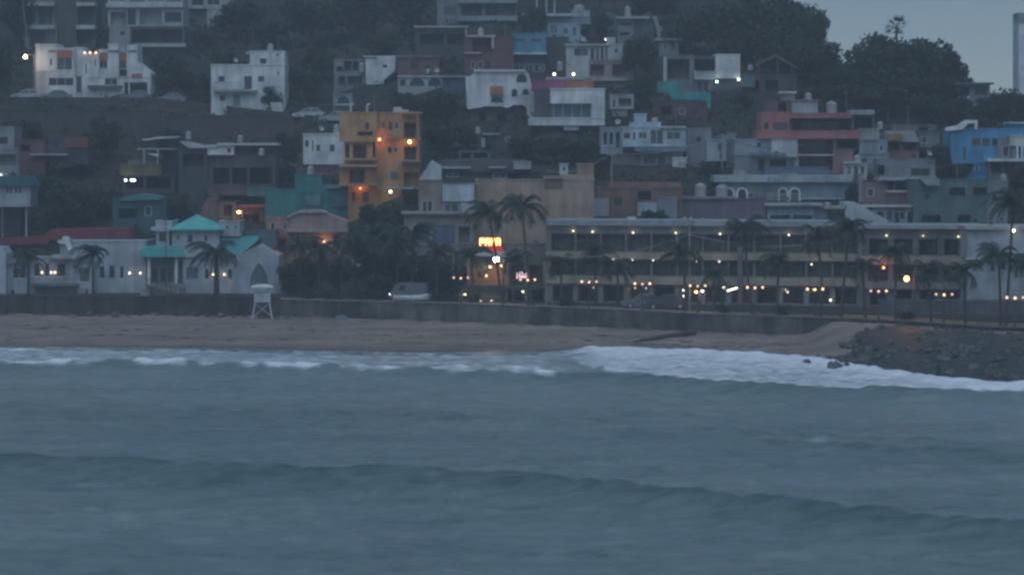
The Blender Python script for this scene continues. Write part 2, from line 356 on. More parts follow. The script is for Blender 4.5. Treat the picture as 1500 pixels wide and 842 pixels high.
# ---- sea wall, split where its facing changes
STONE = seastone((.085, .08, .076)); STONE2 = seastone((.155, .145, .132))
def seawall(xa, xb_, mat, label, h=.62):
    mb = MB(); xs_ = np.arange(xa, xb_+.01, 1.0)
    for p, q in zip(xs_[:-1], xs_[1:]):
        yp, yq = float(Wl(p)), float(Wl(q)); top = 2.50+h
        for (ya, yb, z0, z1, th) in ((yp, yq, -.3, top-.12, .35), (yp-.08, yq-.08, top-.12, top, .52)):
            mb.quad((p,ya,z0),(q,yb,z0),(q,yb,z1),(p,ya,z1)); mb.quad((p,ya,z1),(q,yb,z1),(q,yb+th,z1),(p,ya+th,z1))
            mb.quad((q,yb+th,z0),(p,ya+th,z0),(p,ya+th,z1),(q,yb+th,z1))
    for x in (xa, xb_):
        y = float(Wl(x)); mb.quad((x,y,-.3),(x,y+.35,-.3),(x,y+.35,2.5+h-.12),(x,y,2.5+h-.12))
    for x in np.arange(xa+2, xb_-1, 4.2):      # pilasters between the bays
        y = float(Wl(x)); mb.add([(x-.16,y-.14,-.3),(x+.16,y-.14,-.3),(x+.16,y+.2,-.3),(x-.16,y+.2,-.3),(x-.16,y-.14,2.5+h-.13),(x+.16,y-.14,2.5+h-.13),(x+.16,y+.2,2.5+h-.13),(x-.16,y+.2,2.5+h-.13)], [(0,1,5,4),(1,2,6,5),(3,0,4,7),(4,5,6,7)])
    o = mb.build('sea_wall', mat); tag(o, label, 'wall', 'sections of sea wall'); return o
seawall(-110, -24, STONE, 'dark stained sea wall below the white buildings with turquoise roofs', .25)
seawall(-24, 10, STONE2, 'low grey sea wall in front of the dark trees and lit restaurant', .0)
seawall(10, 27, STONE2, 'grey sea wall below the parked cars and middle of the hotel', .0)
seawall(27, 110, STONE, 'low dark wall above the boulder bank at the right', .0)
# ---------------------------------------------------------------- building kit
class B:
    def __init__(s, name, label, cat='house', px=0, row=None, Y=None, yaw=0, group=None):
        s.Y = Y if Y else hit(px, row); x = (px-750)*s.Y/F
        z = H-(row-HR)*s.Y/F if row is not None else 2.4
        s.o = empty(name, (x, s.Y, z), math.radians(yaw)); tag(s.o, label, cat, group)
        s.x, s.z, s.row, s.k = x, z, row if row is not None else HR+(H-z)*F/s.Y, 0
        s.mbs = {}; s.faces = []; s.cl = {}
    def L(s, px, py, y):                       # local x, z of a photo point at local depth y
        return (px-750)*(s.Y+y)/F-s.x, H-(py-HR)*(s.Y+y)/F-s.z
    def mb(s, part, mat, rect=None):            # blocks of one colour that touch are one part, others a part each
        if rect is None: return s.mbs.setdefault((part, mat.name), (MB(), mat))[0]
        cl = s.cl.setdefault((part, mat.name), [])
        for c in cl:
            if any(rect[0] <= q[1]+1 and q[0] <= rect[1]+1 and rect[2] <= q[3]+1 and q[2] <= rect[3]+1 for q in c[1]): c[1].append(rect); return c[0]
        m_ = MB(); cl.append((m_, [rect])); s.mbs[(part, mat.name, len(cl))] = (m_, mat); return m_
    def v(s, x0, y0, x1, y1, c, d=7, holes='', dy=0, part='wall', fr=None, cop=True, cc=None, bk=''):
        """a block of the house seen from the front, with real openings: w window, d door, x open recess, l balcony recess with railing, g open bay"""
        s.k += 1; dy = dy+.012*(s.k % 6); s.faces.append((x0, x1, y0, y1, dy)); m = c if not isinstance(c, tuple) else wall(c); mb = s.mb(part, m, (x0, x1, y0, y1))
        xa, zt = s.L(x0, y0, dy); xb, zb = s.L(x1, y1, dy)
        if y1 >= s.row-4: zb -= 2.2
        hs = []
        for h in holes.split(';'):
            q = h.split()
            if not q: continue
            a, b_, c_, d_ = map(float, q[1:5]); ha, hzt = s.L(a, b_, dy); hb, hzb = s.L(c_, d_, dy)
            hs.append((q[0], max(ha, xa+.05), max(hzb, zb+.05), min(hb, xb-.05), min(hzt, zt-.05), q[5] if len(q) > 5 else ''))
        us = sorted({xa, xb, *[h[1] for h in hs], *[h[3] for h in hs]}); ws = sorted({zb, zt, *[h[2] for h in hs], *[h[4] for h in hs]})
        for i in range(len(us)-1):
            for j in range(len(ws)-1):
                cx, cz = (us[i]+us[i+1])/2, (ws[j]+ws[j+1])/2
                if any(h[1] < cx < h[3] and h[2] < cz < h[4] for h in hs): continue
                mb.quad((us[i],dy,ws[j]),(us[i+1],dy,ws[j]),(us[i+1],dy,ws[j+1]),(us[i],dy,ws[j+1]))
        mb.add([(xa,dy,zb),(xb,dy,zb),(xb,dy+d,zb),(xa,dy+d,zb),(xa,dy,zt),(xb,dy,zt),(xb,dy+d,zt),(xa,dy+d,zt)],
               [(1,2,6,5),(3,0,4,7),(4,5,6,7),(2,3,7,6)])
        if cop:
            mc = mb if cc is None else s.mb('coping', wall(cc))
            mc.box(xa-.07, xb+.07, dy-.07, dy+.13, zt-.03, zt+.13)
            mc.box(xa-.07, xa+.12, dy+.13, dy+d, zt-.03, zt+.13); mc.box(xb-.12, xb+.07, dy+.13, dy+d, zt-.03, zt+.13)
        for kind, a, z0, b2, z1, opt in hs:
            r = {'w': .16, 'd': .14, 'x': 1.3, 'l': 1.5, 'g': 2.6}[kind]; r = min(r, d-.4)
            mb.quad((a,dy,z0),(a,dy+r,z0),(a,dy+r,z1),(a,dy,z1)); mb.quad((b2,dy,z0),(b2,dy,z1),(b2,dy+r,z1),(b2,dy+r,z0))
            mb.quad((a,dy,z1),(a,dy+r,z1),(b2,dy+r,z1),(b2,dy,z1)); mb.quad((a,dy,z0),(b2,dy,z0),(b2,dy+r,z0),(a,dy+r,z0))
            if kind == 'w': s.win(a, z0, b2, z1, dy+.05, fr, opt)
            elif kind == 'd':
                dm = MB(); dm.box(a, b2, dy+r-.06, dy+r+.02, z0, z1)
                for u in (.12, .56): dm.box(a+(b2-a)*u, a+(b2-a)*(u+.32), dy+r-.085, dy+r-.06, z0+(z1-z0)*.1, z0+(z1-z0)*.9)
                dm.build('door', {'': FRAME_D, 'g': plain('grey_door', (.25,.26,.27), .6), 'o': plain('ochre_door', (.30,.17,.06), .7)}[opt], s.o)
            else:
                mb.quad((a,dy+r,z0),(b2,dy+r,z0),(b2,dy+r,z1),(a,dy+r,z1))
                if kind in 'lg' and opt != 'n' and b2-a > .9:
                    w = b2-a; s.win(a+w*.16, z0+.03, b2-w*.16, z0+(z1-z0)*.82, dy+r-.09, FRAME_D, bk)
                if kind == 'l':
                    rb = MB(); zt2 = min(z0+.95, z0+(z1-z0)*.45)
                    rb.box(a, b2, dy-.03, dy+.02, zt2-.05, zt2)
                    n = max(2, int((b2-a)/.22))
                    for q in range(1, n): rb.box(a+(b2-a)*q/n-.015, a+(b2-a)*q/n+.015, dy-.02, dy+.01, z0, zt2-.05)
                    rb.build('railing', fr or DARKMETAL, s.o)
        return s
    def win(s, a, z0, b2, z1, y, fr=None, opt=''):
        f = MB(); t_ = min(.07, (b2-a)*.14)
        f.box(a, b2, y-.02, y+.05, z0, z0+t_); f.box(a, b2, y-.02, y+.05, z1-t_, z1)
        f.box(a, a+t_, y-.015, y+.045, z0+t_, z1-t_); f.box(b2-t_, b2, y-.015, y+.045, z0+t_, z1-t_)
        n = 1 if b2-a < .9 else 2 if b2-a < 2.6 else int((b2-a)/1.1)
        for q in range(1, n): x = a+(b2-a)*q/n; f.box(x-t_/2, x+t_/2, y-.012, y+.04, z0+t_, z1-t_)
        if z1-z0 > 2.0: f.box(a+t_, b2-t_, y-.01, y+.035, z0+(z1-z0)*.62, z0+(z1-z0)*.62+t_*.8)
        fo_ = f.build('window', fr or R.choice([FRAME_W, FRAME_D, FRAME_D]), s.o)
        p = MB(); p.box(a+t_*.5, b2-t_*.5, y+.012, y+.03, z0+t_*.5, z1-t_*.5)
        p.build('pane', {'b': GLASSB, 'c': GLASS2, 'h': GLASSH}.get(opt) or R.choice([GLASS, GLASS, GLASS, GLASS2]), fo_)
    def poly(s, pts, c, d=5, dy=0, part='wall'):
        s.k += 1; dy += .012*(s.k % 6); s.faces.append((min(p[0] for p in pts), max(p[0] for p in pts), min(p[1] for p in pts), max(p[1] for p in pts), dy)); m = c if not isinstance(c, tuple) else wall(c)
        q = [s.L(x, y, dy) for x, y in pts]
        ar = sum(q[i][0]*q[(i+1) % len(q)][1]-q[(i+1) % len(q)][0]*q[i][1] for i in range(len(q)))
        s.mb(part, m, s.faces[-1][:4]).prism(q if ar > 0 else q[::-1], dy, dy+d); return s
    def slab(s, x0, y0, x1, y1, c, d=3, dy=-1.0, part='slab'):
        s.k += 1; dy += .003*(s.k % 7); m = c if not isinstance(c, tuple) else wall(c)
        xa, zt = s.L(x0, y0, dy); xb, zb = s.L(x1, y1, dy); q = MB(); q.box(xa, xb, dy, dy+d, zb, zt); q.build(part, m, s.o); return s
    def arch(s, x0, y0, x1, y1, c=OFFW, dy=0, pt=False, tw=.16, fill=GLASS):
        """arched window: raised surround and a pane set inside it"""
        s.k += 1; dy = min([f[4] for f in s.faces if f[0] <= (x0+x1)/2 <= f[1] and f[2] <= (y0+y1)/2 <= f[3]] or [0]) if dy == 0 else dy
        xa, zt = s.L(x0, y0, dy); xb, zb = s.L(x1, y1, dy); w = (xb-xa)/2; cx = (xa+xb)/2
        def curve(g):
            ww = w+g; hh = zt-zb+g; n = 10; out = []
            if pt:
                for i in range(n+1):
                    u = i/n; out.append((cx+ww*(1-u**2.3), zb+hh*(.0+u*1.0) if u else zb))
                lft = [(2*cx-x, z) for x, z in out[:-1]][::-1]; return out+lft
            sp = max(zb+.02, zt-w)
            for i in range(n+1):
                a = math.pi*i/n; out.append((cx+ww*math.cos(a), sp+(zt-sp+g)*math.sin(a)))
            return [(cx+ww, zb)]+out+[(cx-ww, zb)]
        o_, i_ = curve(tw), curve(0); n = len(o_); f = MB()
        vs = [(x, dy-.09, z) for x, z in o_]+[(x, dy-.09, z) for x, z in i_]+[(x, dy+.03, z) for x, z in o_]+[(x, dy+.03, z) for x, z in i_]
        fs = []
        for k in range(n-1): fs += [(k, n+k, n+k+1, k+1), (k+1, 2*n+k+1, 2*n+k, k), (n+k, 3*n+k, 3*n+k+1, n+k+1)]
        f.add(vs, fs); fo_ = f.build('window', wall(c), s.o)
        p = MB(); p.prism(i_, dy-.035, dy+.02); p.build('pane', fill, fo_); return s
    def lamp(s, px, py, c=WARM, st=9, r=.13, dy=-.3, W=0):
        x, z = s.L(px, py, dy); q = MB(); q.ball((0, 0, 0), r, 8, 5)
        o = q.build('wall_lamp', glow(c, st), s.o, (x, dy, z)); k = MB(); k.box(-.04, .04, .02, -dy+.03, -.03, .05); k.build('bracket', DARKMETAL, o)
        if W:
            l = bpy.data.lights.new('lamp_light', 'POINT'); l.energy = W; l.color = c; l.shadow_soft_size = .15
            lo = bpy.data.objects.new('lamp_light', l); COL.objects.link(lo); lo.parent = o; lo.location = (0, -.32, 0)
        return s
    def rail(s, x0, y0, x1, y1, dy=-.9, mat=None):
        xa, zt = s.L(x0, y0, dy); xb, zb = s.L(x1, y1, dy); r = MB(); r.box(xa, xb, dy, dy+.05, zt-.05, zt); r.box(xa, xb, dy, dy+.04, zb, zb+.04)
        n = max(2, int((xb-xa)/.25))
        for q in range(n+1): x = xa+(xb-xa)*q/n; r.box(x-.018, x+.018, dy+.008, dy+.036, zb+.04, zt-.05)
        r.build('railing', mat or DARKMETAL, s.o); return s
    def done(s):
        for (part, *_), (mb, mat) in s.mbs.items(): mb.build(part, mat, s.o)
        return s.o

TANKS = {}
def tank(px, top, bot, w, Y, label, c=(.42,.41,.39)):
    """rooftop water tank: ribbed drum with domed lid"""
    sc = Y/F; r = w*sc/2; h = (bot-top)*sc
    t = empty('water_tank', P(px, bot, Y)); tag(t, label, 'water tank', 'rooftop water tanks')
    b = MB(); prof = [(r*.96, 0)]
    for q in range(4): z = h*.78*q/4; prof += [(r*.96, z+.01), (r, z+h*.05), (r, z+h*.15), (r*.96, z+h*.19)]
    prof += [(r*.94, h*.8), (r*.6, h*.92), (r*.34, h*.95)]
    b.lathe(prof, 14); b.build('drum', wall(c, .6), t)
    l = MB(); l.lathe([(r*.34, h*.93), (r*.34, h), (.001, h*1.01)], 12); l.build('lid', wall(c, .6), t); return t
# ---------------------------------------------------------------- houses of the hillside, from the top left
h = B('apartment_block', 'dark concrete apartment block at top left with pale balcony edges in two stacks', 'apartment block', 90, 74)
h.v(36, -60, 80, 78, (.20,.20,.195), 8, 'x 41 10 51 36 n;x 57 10 77 36 n;x 41 -30 77 0 n;x 44 48 66 66 n')
h.v(80, -60, 111, 78, (.105,.10,.10), 9, '')
h.v(111, -60, 140, 78, (.12,.12,.12), 8, 'x 114 12 137 36 n;x 114 -25 137 2 n;x 112 46 134 66 n')
h.slab(38, 4, 79, 9, LGREY); h.slab(38, 37, 79, 43, LGREY); h.slab(112, 4, 139, 9, OFFW); h.slab(111, 37, 139, 43, OFFW); h.done()
h = B('apartment_block', 'grey apartment block at top left with a wide dark bay, behind the white villa', 'apartment block', 210, 78)
h.v(158, -60, 268, 39, LGREY, 8, 'x 162 18 185 38;w 187 14 199 37;x 205 12 237 37 n;w 241 18 266 33;w 160 -20 185 3 b;w 190 -20 212 3 b;w 216 -20 240 3 b;w 244 -20 265 3 b')
h.v(160, 40, 190, 80, GREY, 8, 'w 176 46 183 52'); h.v(190, 40, 270, 80, (.13,.13,.13), 8, 'g 193 43 267 63 n')
h.slab(155, 5, 268, 11, OFFW, 2, -.6); h.slab(196, 64, 271, 69, LGREY, 2.5, -1.2); h.done()
h = B('house', 'pale grey house cut by the top edge, right of the grey apartments', 'house', 305, 42)
h.v(276, -50, 337, 13, LGREY, 7, 'w 281 -12 298 8;w 303 -12 322 8'); h.v(303, 13.5, 336, 44, LGREY, 6); h.v(282, 13.5, 303, 44, (.2,.19,.185), 6, '', 1.0); h.done()
h = B('villa', 'white stepped villa with terracotta recesses and three lit lamps on its middle tower', 'villa', 140, 147)
h.v(52, 66, 82, 105, WHITE, 7, 'w 73 86 76 96'); h.v(52, 105, 68, 150, OFFW, 6)
h.v(82, 72, 108, 104, WHITE, 7, 'w 83 85 106 103 c'); h.slab(83, 74, 106, 85, TERRA, .2, -.05, 'lintel')
h.v(68, 104, 110, 150, WHITE, 7, 'w 71 114 108 126'); h.v(108, 71, 121, 112, WHITE, 6, '', 1.2); h.v(110, 112, 121, 150, OFFW, 7, 'd 112 113 119 136')
h.v(121, 80, 145, 150, WHITE, 7, 'w 125 95 127 108;w 138.5 87 140.5 98')
h.v(145, 74, 158, 114, WHITE, 6, 'w 146 89 157 101', .8); h.slab(146, 77, 157, 89, TERRA, .25, .7, 'lintel')
h.v(158, 66, 174, 113, WHITE, 7, ''); h.v(174, 75, 186, 102, WHITE, 6, 'w 175 90 185 101', .8); h.slab(175, 77, 185, 90, TERRA, .25, .7, 'lintel')
h.poly([(186,66),(201,66),(201,91),(221,107),(221,113),(186,113)], WHITE, 6); h.v(128, 113.5, 180, 150, WHITE, 7, 'w 153 115 172 125')
h.slab(128, 125, 178, 129, DGREY, 1.0, -.9, 'planter'); h.v(180, 113.5, 221, 150, WHITE, 7, 'g 190 121 216 146;g 182 121 188 146 n'); h.slab(193, 108, 208, 114, TERRA, .2, -.05, 'lintel')
h.slab(159, 74, 174, 76.5, DGREY, .2, -.05, 'band'); h.slab(188, 74, 200, 76.5, DGREY, .2, -.05, 'band'); h.slab(71, 74, 81, 76.5, DGREY, .2, -.05, 'band')
for px in (124, 132, 140.5): h.lamp(px, 77.5, (1,.62,.34), 3.5, .14)
h.done()
h = B('house', 'plain white house with small square windows and a box room on its flat roof', 'house', 360, 163)
h.v(309, 96, 417, 168, WHITE, 8, 'w 320 112 329 120;d 358 112 369 131;w 378 112 387 120;w 406 105 409 110;w 322 140 330 148;d 341 139 352 156 g')
h.v(366, 76, 417, 96, WHITE, 6, 'w 381 86 390 94;w 405 79 408 83'); h.slab(360, 76, 366, 79, OFFW, 3, .2); h.slab(312, 132, 376, 135, GREY, 1.1, -1.0); h.rail(313, 121, 352, 132)
h.poly([(396,150),(412,150),(418,172),(400,172)], OFFW, 2, -2.0, 'stair'); h.done(); tank(396, 64, 76, 9, h.Y+2, 'slim pale water tank on the white house left of the dark slope')
h = B('house', 'unfinished grey concrete frame with empty openings beside a white block', 'house', 512, 132)
h.v(489, 88, 535, 132, (.27,.265,.26), 6, 'x 493 98 502 105;x 504 90 515 104;x 517 90 525 104;x 496 112 506 125;x 509 112 530 125'); h.done()
tank(530, 92, 106, 8, h.Y-.5, 'bulging white water tank in the unfinished grey frame')
h = B('house', 'small white block with cut away lower corner and one tiny window', 'house', 556, 124)
h.poly([(535,82),(579,82),(579,104),(562,118),(562,124),(536,124)], WHITE, 6); h.slab(561, 95, 567, 99, GLASS, .1, -.06, 'window'); h.slab(531, 82, 552, 84, OFFW, 3, -.3); h.done()
h = B('kiosk', 'small grey hut with an arched opening above the orange building', 'hut', 503, 170)
h.v(488, 138, 516, 174, (.30,.30,.29), 5); h.arch(494, 141, 512, 152, GREY); h.slab(491, 152, 514, 155, OFFW, 1, -.6); h.done()
h = B('house', 'reddish brown house behind the arched white terrace', 'house', 615, 116)
h.v(583, 84, 642, 116, (.22,.135,.115), 7, 'w 600 92 612 102;w 622 94 630 103'); h.slab(581, 82, 644, 84, (.3,.24,.2), 7.5, -.4, 'roof'); h.v(625, 103, 629, 108, WHITE, .5, '', -.4); h.done()
h = B('house', 'pale terrace house with two wide arches above the tree clump', 'house', 615, 138)
h.v(583, 113, 648, 140, LGREY, 6, 'w 586 117 594 126'); h.arch(600, 114, 622, 126, OFFW); h.arch(627, 114, 646, 126, OFFW); h.slab(583, 111, 648, 113, OFFW, 6, -.3); h.done()
h = B('house', 'low dark blue house left of the rounded white villa', 'house', 665, 134)
h.v(648, 114, 684, 136, (.07,.13,.19), 6, 'w 652 117 658 127;w 661 117 667 127;w 671 117 679 127'); h.slab(646, 111, 686, 113.5, GREY, 6, -.4, 'roof'); h.done()
h = B('apartment_block', 'large dim apartment block at the top middle with two long dark window bands', 'apartment block', 700, 36)
h.v(640, -60, 757, 38, (.23,.24,.26), 9, 'x 676 8 706 23;x 711 8 755 23;x 676 -28 706 -6;x 711 -28 755 -6;w 650 10 668 22'); h.slab(670, 24, 758, 31, (.33,.34,.36), 1.4, -1.2); h.slab(670, -6, 758, 5, (.33,.34,.36), 1.4, -1.2); h.done()
h = B('house', 'dark unlit building under a thin pale roof edge, below the big dim apartments', 'house', 645, 86)
h.v(608, 41, 684, 88, (.085,.095,.095), 7, 'x 615 50 650 66;x 655 50 680 66;w 650 70 660 80'); h.slab(606, 38, 686, 41, GREY, 7.5, -.5, 'roof'); h.slab(681, 41, 684, 64, GREY, .5, -.4, 'column'); h.done()
h = B('house', 'dark red house with a pale roof line and tank beside the teal house', 'house', 715, 108)
h.v(680, 55, 752, 110, (.20,.095,.10), 7, 'x 692 58 722 76 n;w 700 90 708 101;w 712 90 719 101;w 690 90 696 101'); h.slab(684, 52, 726, 54.5, OFFW, 6, -.4, 'roof'); h.slab(680, 77, 706, 79, LGREY, 1, -.5); h.slab(720, 54, 723.5, 72, LGREY, .4, -.3, 'column'); h.done()
tank(704, 41, 52, 9, h.Y+2, 'grey water tank on the dark red house')
h = B('house', 'teal house with a white ledge and a row of white framed windows', 'house', 775, 106)
h.v(750, 50, 800, 77, (.10,.30,.38), 7, 'w 753 57 768 62;w 778 57 793 62'); h.v(751, 80, 799, 92, (.07,.17,.22), 6, '', .5); h.v(751, 92.2, 799, 110, (.09,.17,.21), 6, 'w 755 94 767 106;w 770 94 780 106;w 783 94 790 106;w 792 94 798 106', .3, fr=FRAME_W); h.slab(749, 77, 801, 80, WHITE, 1.2, -.8); h.done()
h = B('house', 'pale blue hillside house with posts standing on its roof terrace', 'house', 822, 58)
h.v(770, 26, 865, 36, (.32,.38,.42), 6, '', .6); h.v(795, 36, 850, 60, (.42,.52,.58), 7, 'w 806 37 817 50 b;w 825 42 832 50 b;w 838 40 845 54 b'); h.v(768, 36, 795, 60, (.20,.22,.24), 6, 'w 774 38 784 48', .5)
h.v(838, 17, 864, 26, LGREY, 3, '', 1); h.slab(765, 20, 838, 24, OFFW, 4, -.4)
for px in (786, 800, 812): h.slab(px-1, -14, px+1.5, 20, LGREY, .25, 0, 'post')
h.poly([(850,50),(862,60),(862,66),(850,60)], GREY, 2, -.6, 'stair'); h.done(); tank(848, 7, 18, 16, h.Y+2.4, 'wide pale tank on the pale blue house roof')
h = B('retaining_wall', 'dark stone retaining wall between teal house and pink apartments', 'wall', 817, 106)
h.v(800, 56, 833, 110, (.10,.092,.085), 5); h.done()
h = B('villa', 'rounded white villa with an orange topped barred window in its middle', 'villa', 733, 182)
h.poly([(682,113),(689,112),(697,103.5),(768,103.5),(774,107),(777,118),(778,124),(785,126),(786,186),(772,186),(772,158),(765,154),(752,154),(745,158),(740,158),(736,156),(708,156),(704,158),(684,160)], WHITE, 7)
h.slab(694, 102.4, 770, 105, WHITE, 1, -.4, 'coping'); h.arch(719, 143.2, 737, 150, OFFW, .01, tw=.08); h.slab(718, 126.5, 737, 138, TERRA, .3, -.2, 'lintel')
h.arch(757, 109, 771, 121, LGREY, .01, tw=.14); h.v(719, 138.2, 737, 143, DGREY, .2, '', -.22, cop=False); h.arch(750, 131, 757, 142, LGREY, tw=.1); h.arch(766, 131, 774, 139, LGREY, tw=.1)
h.v(689, 158.5, 772, 190, (.135,.11,.10), 6, 'x 702 164 712 182 n;x 728 166 742 182 n', .9); h.done()
h = B('house', 'modern white framed house with a deep glazed bay and magenta wall', 'house', 830, 196)
h.v(779, 118, 830, 133, (.30,.08,.19), 6, '', 1.5); h.v(830, 120, 870, 131, (.40,.15,.10), 6, '', 1.4); h.v(783, 133, 806, 174, (.12,.115,.12), 6, '', 1.2)
h.v(806, 131, 866, 152, WHITE, 6); h.v(866, 131, 886, 172, WHITE, 6, ''); h.v(806, 152.2, 866, 174, (.2,.22,.25), 5, 'w 811 153 866 173 b', 1.0, cop=False)
h.v(778, 174, 886, 184, WHITE, 6, ''); h.v(826, 184.3, 848, 191, OFFW, 3, '', .2, cop=False); h.v(788, 184.4, 880, 200, (.10,.10,.10), 4, '', 1.4, cop=False); h.slab(774, 173, 782, 184, OFFW, 2, -.6)
h.slab(800, 113, 868, 117, (.35,.38,.38), 3, 1.8, 'roof'); h.lamp(812, 109, (1,.93,.75), 5, .16, W=6); h.lamp(840, 109, (.85,1,.55), 5, .16, W=8); h.done()
h = B('apartment_block', 'pink and white three storey apartments with tall narrow top windows', 'apartment block', 878, 128)
h.v(830, 66, 862, 118, OFFW, 7, 'x 841 71 861 82 n'); h.v(862, 66, 892, 89, LGREY, 7, 'w 865 71 870 88;w 874 71 877 88;w 880 71 884 88;w 887 71 890 88'); h.v(892, 66, 912, 89, LGREY, 7, 'w 900 72 905 78'); h.v(912, 78, 916, 89, LGREY, 5)
h.v(862, 89.5, 928, 132, (.36,.27,.27), 7, 'x 865 95 885 112;x 897 95 917 112'); h.slab(860, 115, 922, 118.5, LGREY, 1, -.8); h.slab(828, 64.5, 893, 66.8, OFFW, 5, -.3, 'roof'); h.v(889, 56, 902, 66, GREY, 4, '', 2); h.lamp(887, 58, (1, .95, 1), 5, .11, 1.6); h.done()
h = B('house', 'little white framed house below the pink apartments', 'house', 912, 172)
h.v(894, 140, 928, 160, LGREY, 5, 'w 897 145 902 158;x 906 144 925 156', fr=FRAME_W); h.v(896, 160.3, 919, 174, GREY, 5, '', .2); h.done()
h = B('house', 'sea green walled house with a peaked top near the crest', 'house', 896, 52)
h.poly([(886,20),(890,17),(905,23),(905,56),(888,56)], (.10,.22,.20), 6); h.v(862, 24, 887, 54, (.13,.14,.15), 6, 'w 874 26 878 34;w 881 26 884 34', .6); h.done()
h = B('house', 'grey house with a long flat roof and steps running down to the right', 'house', 935, 66)
h.v(905, 28, 928, 68, (.25,.25,.25), 6, 'x 908 34 925 38 n;x 908 48 922 52 n'); h.v(928, 28, 958, 68, (.10,.11,.115), 6); h.slab(903, 24.5, 952, 27.5, LGREY, 6, -.6, 'roof')
h.poly([(955,24),(962,24),(966,38),(971,40),(971,58),(964,58),(961,40)], GREY, 1.2, -.5, 'stair'); h.done(); tank(919.5, 9, 24.5, 9, h.Y+2, 'rounded grey tank standing highest on the hill above the long flat roof')
h = B('house', 'small grey lookout block on a slab near the hilltop', 'house', 978, 84)
h.v(966, 60, 994, 86, (.30,.30,.30), 5, 'w 972 64 977 74;w 983 64 989 74'); h.slab(960, 56.5, 998, 59.5, LGREY, 5, -.4, 'roof'); h.done()
h = B('house', 'open concrete frame house with a blank white block at its right end', 'house', 1030, 138)
h.v(973, 82, 1016, 140, (.22,.22,.22), 6, 'g 977 87 1010 116 n;x 1014 88 1015 90 n'); h.v(1016, 84, 1048, 106, (.14,.145,.15), 6, 'g 1018 87 1047 105 n', .3); h.slab(972, 84, 977, 119, OFFW, .4, -.25, 'column'); h.v(1048, 81, 1084, 115, WHITE, 6); h.v(1017, 106, 1048, 117, OFFW, 3, '', -.4)
h.v(1004, 117.5, 1044, 140, (.24,.28,.33), 5, 'w 1022 120 1028 134;w 1031 120 1037 134', .4); h.v(1044, 116, 1086, 172, (.11,.115,.12), 6, 'd 1072 132 1082 150;x 1050 140 1064 156 n', .5); h.lamp(1050, 120, COOL, 6, .14, -.2, 6); h.lamp(1082, 117, COOL, 6, .14, -.2, 6); h.done()
h = B('terrace_wall', 'bright teal stepped terrace wall below the open frame house', 'wall', 1000, 160)
h.poly([(963,120),(1000,120),(1000,135),(1041,136),(1041,159),(1031,159),(1031,147),(985,146),(978,136),(963,136)], (.08,.36,.33), 2.5); h.done()
h = B('house', 'dark maroon house under the bright teal terrace', 'house', 1000, 176)
h.v(958, 150, 1036, 180, (.14,.085,.09), 5, 'x 968 156 984 170 n;w 994 158 1004 168;w 1012 158 1022 168', .6); h.done()
h = B('house', 'dark brown house with a gabled timber roof frame on top', 'house', 1128, 146)
h.v(1088, 110, 1167, 150, (.105,.085,.085), 7, 'x 1096 118 1112 134 n;x 1122 118 1140 134 n'); h.v(1088, 112, 1106, 128, (.14,.22,.22), 2, '', -1)
h.poly([(1135,82),(1139,80),(1168,99),(1168,102),(1139,86)], WOOD, 5, 1, 'roof'); h.poly([(1108,92),(1136,80),(1137,84),(1108,97)], WOOD, 5, 1.02, 'roof')
for px in (1112, 1139, 1160): h.slab(px-1, 88 if px != 1160 else 97, px+1, 111, WOOD, .3, 1.2, 'post')
h.done(); tank(1099, 95, 103, 8, h.Y+1.5, 'small pale tank left of the timber roof frame')
h = B('house', 'salmon red terraced house with long red balcony bands and dark open floors', 'house', 1185, 256)
RED = (.47,.18,.165)
h.v(1115, 166, 1156, 193, RED, 7, 'w 1119 180 1126 190;w 1132 180 1154 191', fr=FRAME_D); h.v(1156, 167, 1248, 173, RED, 7, '', .1); h.v(1156, 173.3, 1248, 193, (.16,.12,.14), 6, 'g 1161 175 1246 191', .6, cop=False)
h.v(1110, 193.2, 1260, 203, RED, 7, '', -.8); h.v(1166, 203.3, 1226, 258, (.40,.19,.18), 6, 'g 1170 205 1220 226;g 1170 229 1220 250', cop=False); h.slab(1169, 226, 1222, 228.5, LGREY, 1, -.3)
h.v(1226, 203.5, 1258, 220, (.13,.13,.13), 6, 'g 1228 205 1256 217 n', .3, cop=False); h.v(1222, 220.3, 1250, 260, (.36,.20,.21), 6, '', .2); h.v(1248, 168, 1281, 192.8, (.12,.13,.14), 6, 'g 1251 172 1278 190 n', .4); h.slab(1246, 161, 1281, 168, (.36,.40,.38), 5, -.2, 'roof')
h.v(1160, 148, 1198, 166, (.44,.48,.50), 5, '', 1); h.v(1122, 148, 1160, 166, (.20,.12,.125), 5, 'x 1140 151 1152 164 n', 1.2); h.slab(1158, 146, 1200, 148.3, RED, 5, .8, 'roof'); h.slab(1143, 134, 1167, 137, WHITE, 3, 1.4, 'roof'); h.v(1147, 137, 1164, 148, GREY, 3, '', 1.8, cop=False); h.done()
tank(1184, 136, 146, 10, h.Y+3, 'little white domed tank on the salmon house, left of the larger one'); tank(1218, 148, 167, 16, h.Y+3, 'larger pale tank on the salmon house roof')
h = B('house', 'white walled house with a dark garage opening left below the salmon house', 'house', 1120, 262)
h.v(1130, 204, 1168, 230, OFFW, 6, 'x 1134 222 1140 229 n'); h.v(1076, 205, 1130, 228, (.34,.37,.40), 6, 'w 1108 208 1116 218', .3); h.v(1076, 228.4, 1170, 262, (.30,.32,.34), 6, 'x 1110 232 1120 250;g 1127 234 1152 246;w 1156 234 1164 244', .4); h.slab(1100, 224, 1152, 228, (.2,.23,.26), 1.4, -1, 'roof'); h.v(1120, 246, 1215, 262, (.16,.19,.27), 2, '', -1.2); h.done()
h = B('house', 'pale blue house with a stacked roof turret and balustrades', 'house', 950, 244)
WB = (.52,.60,.66)
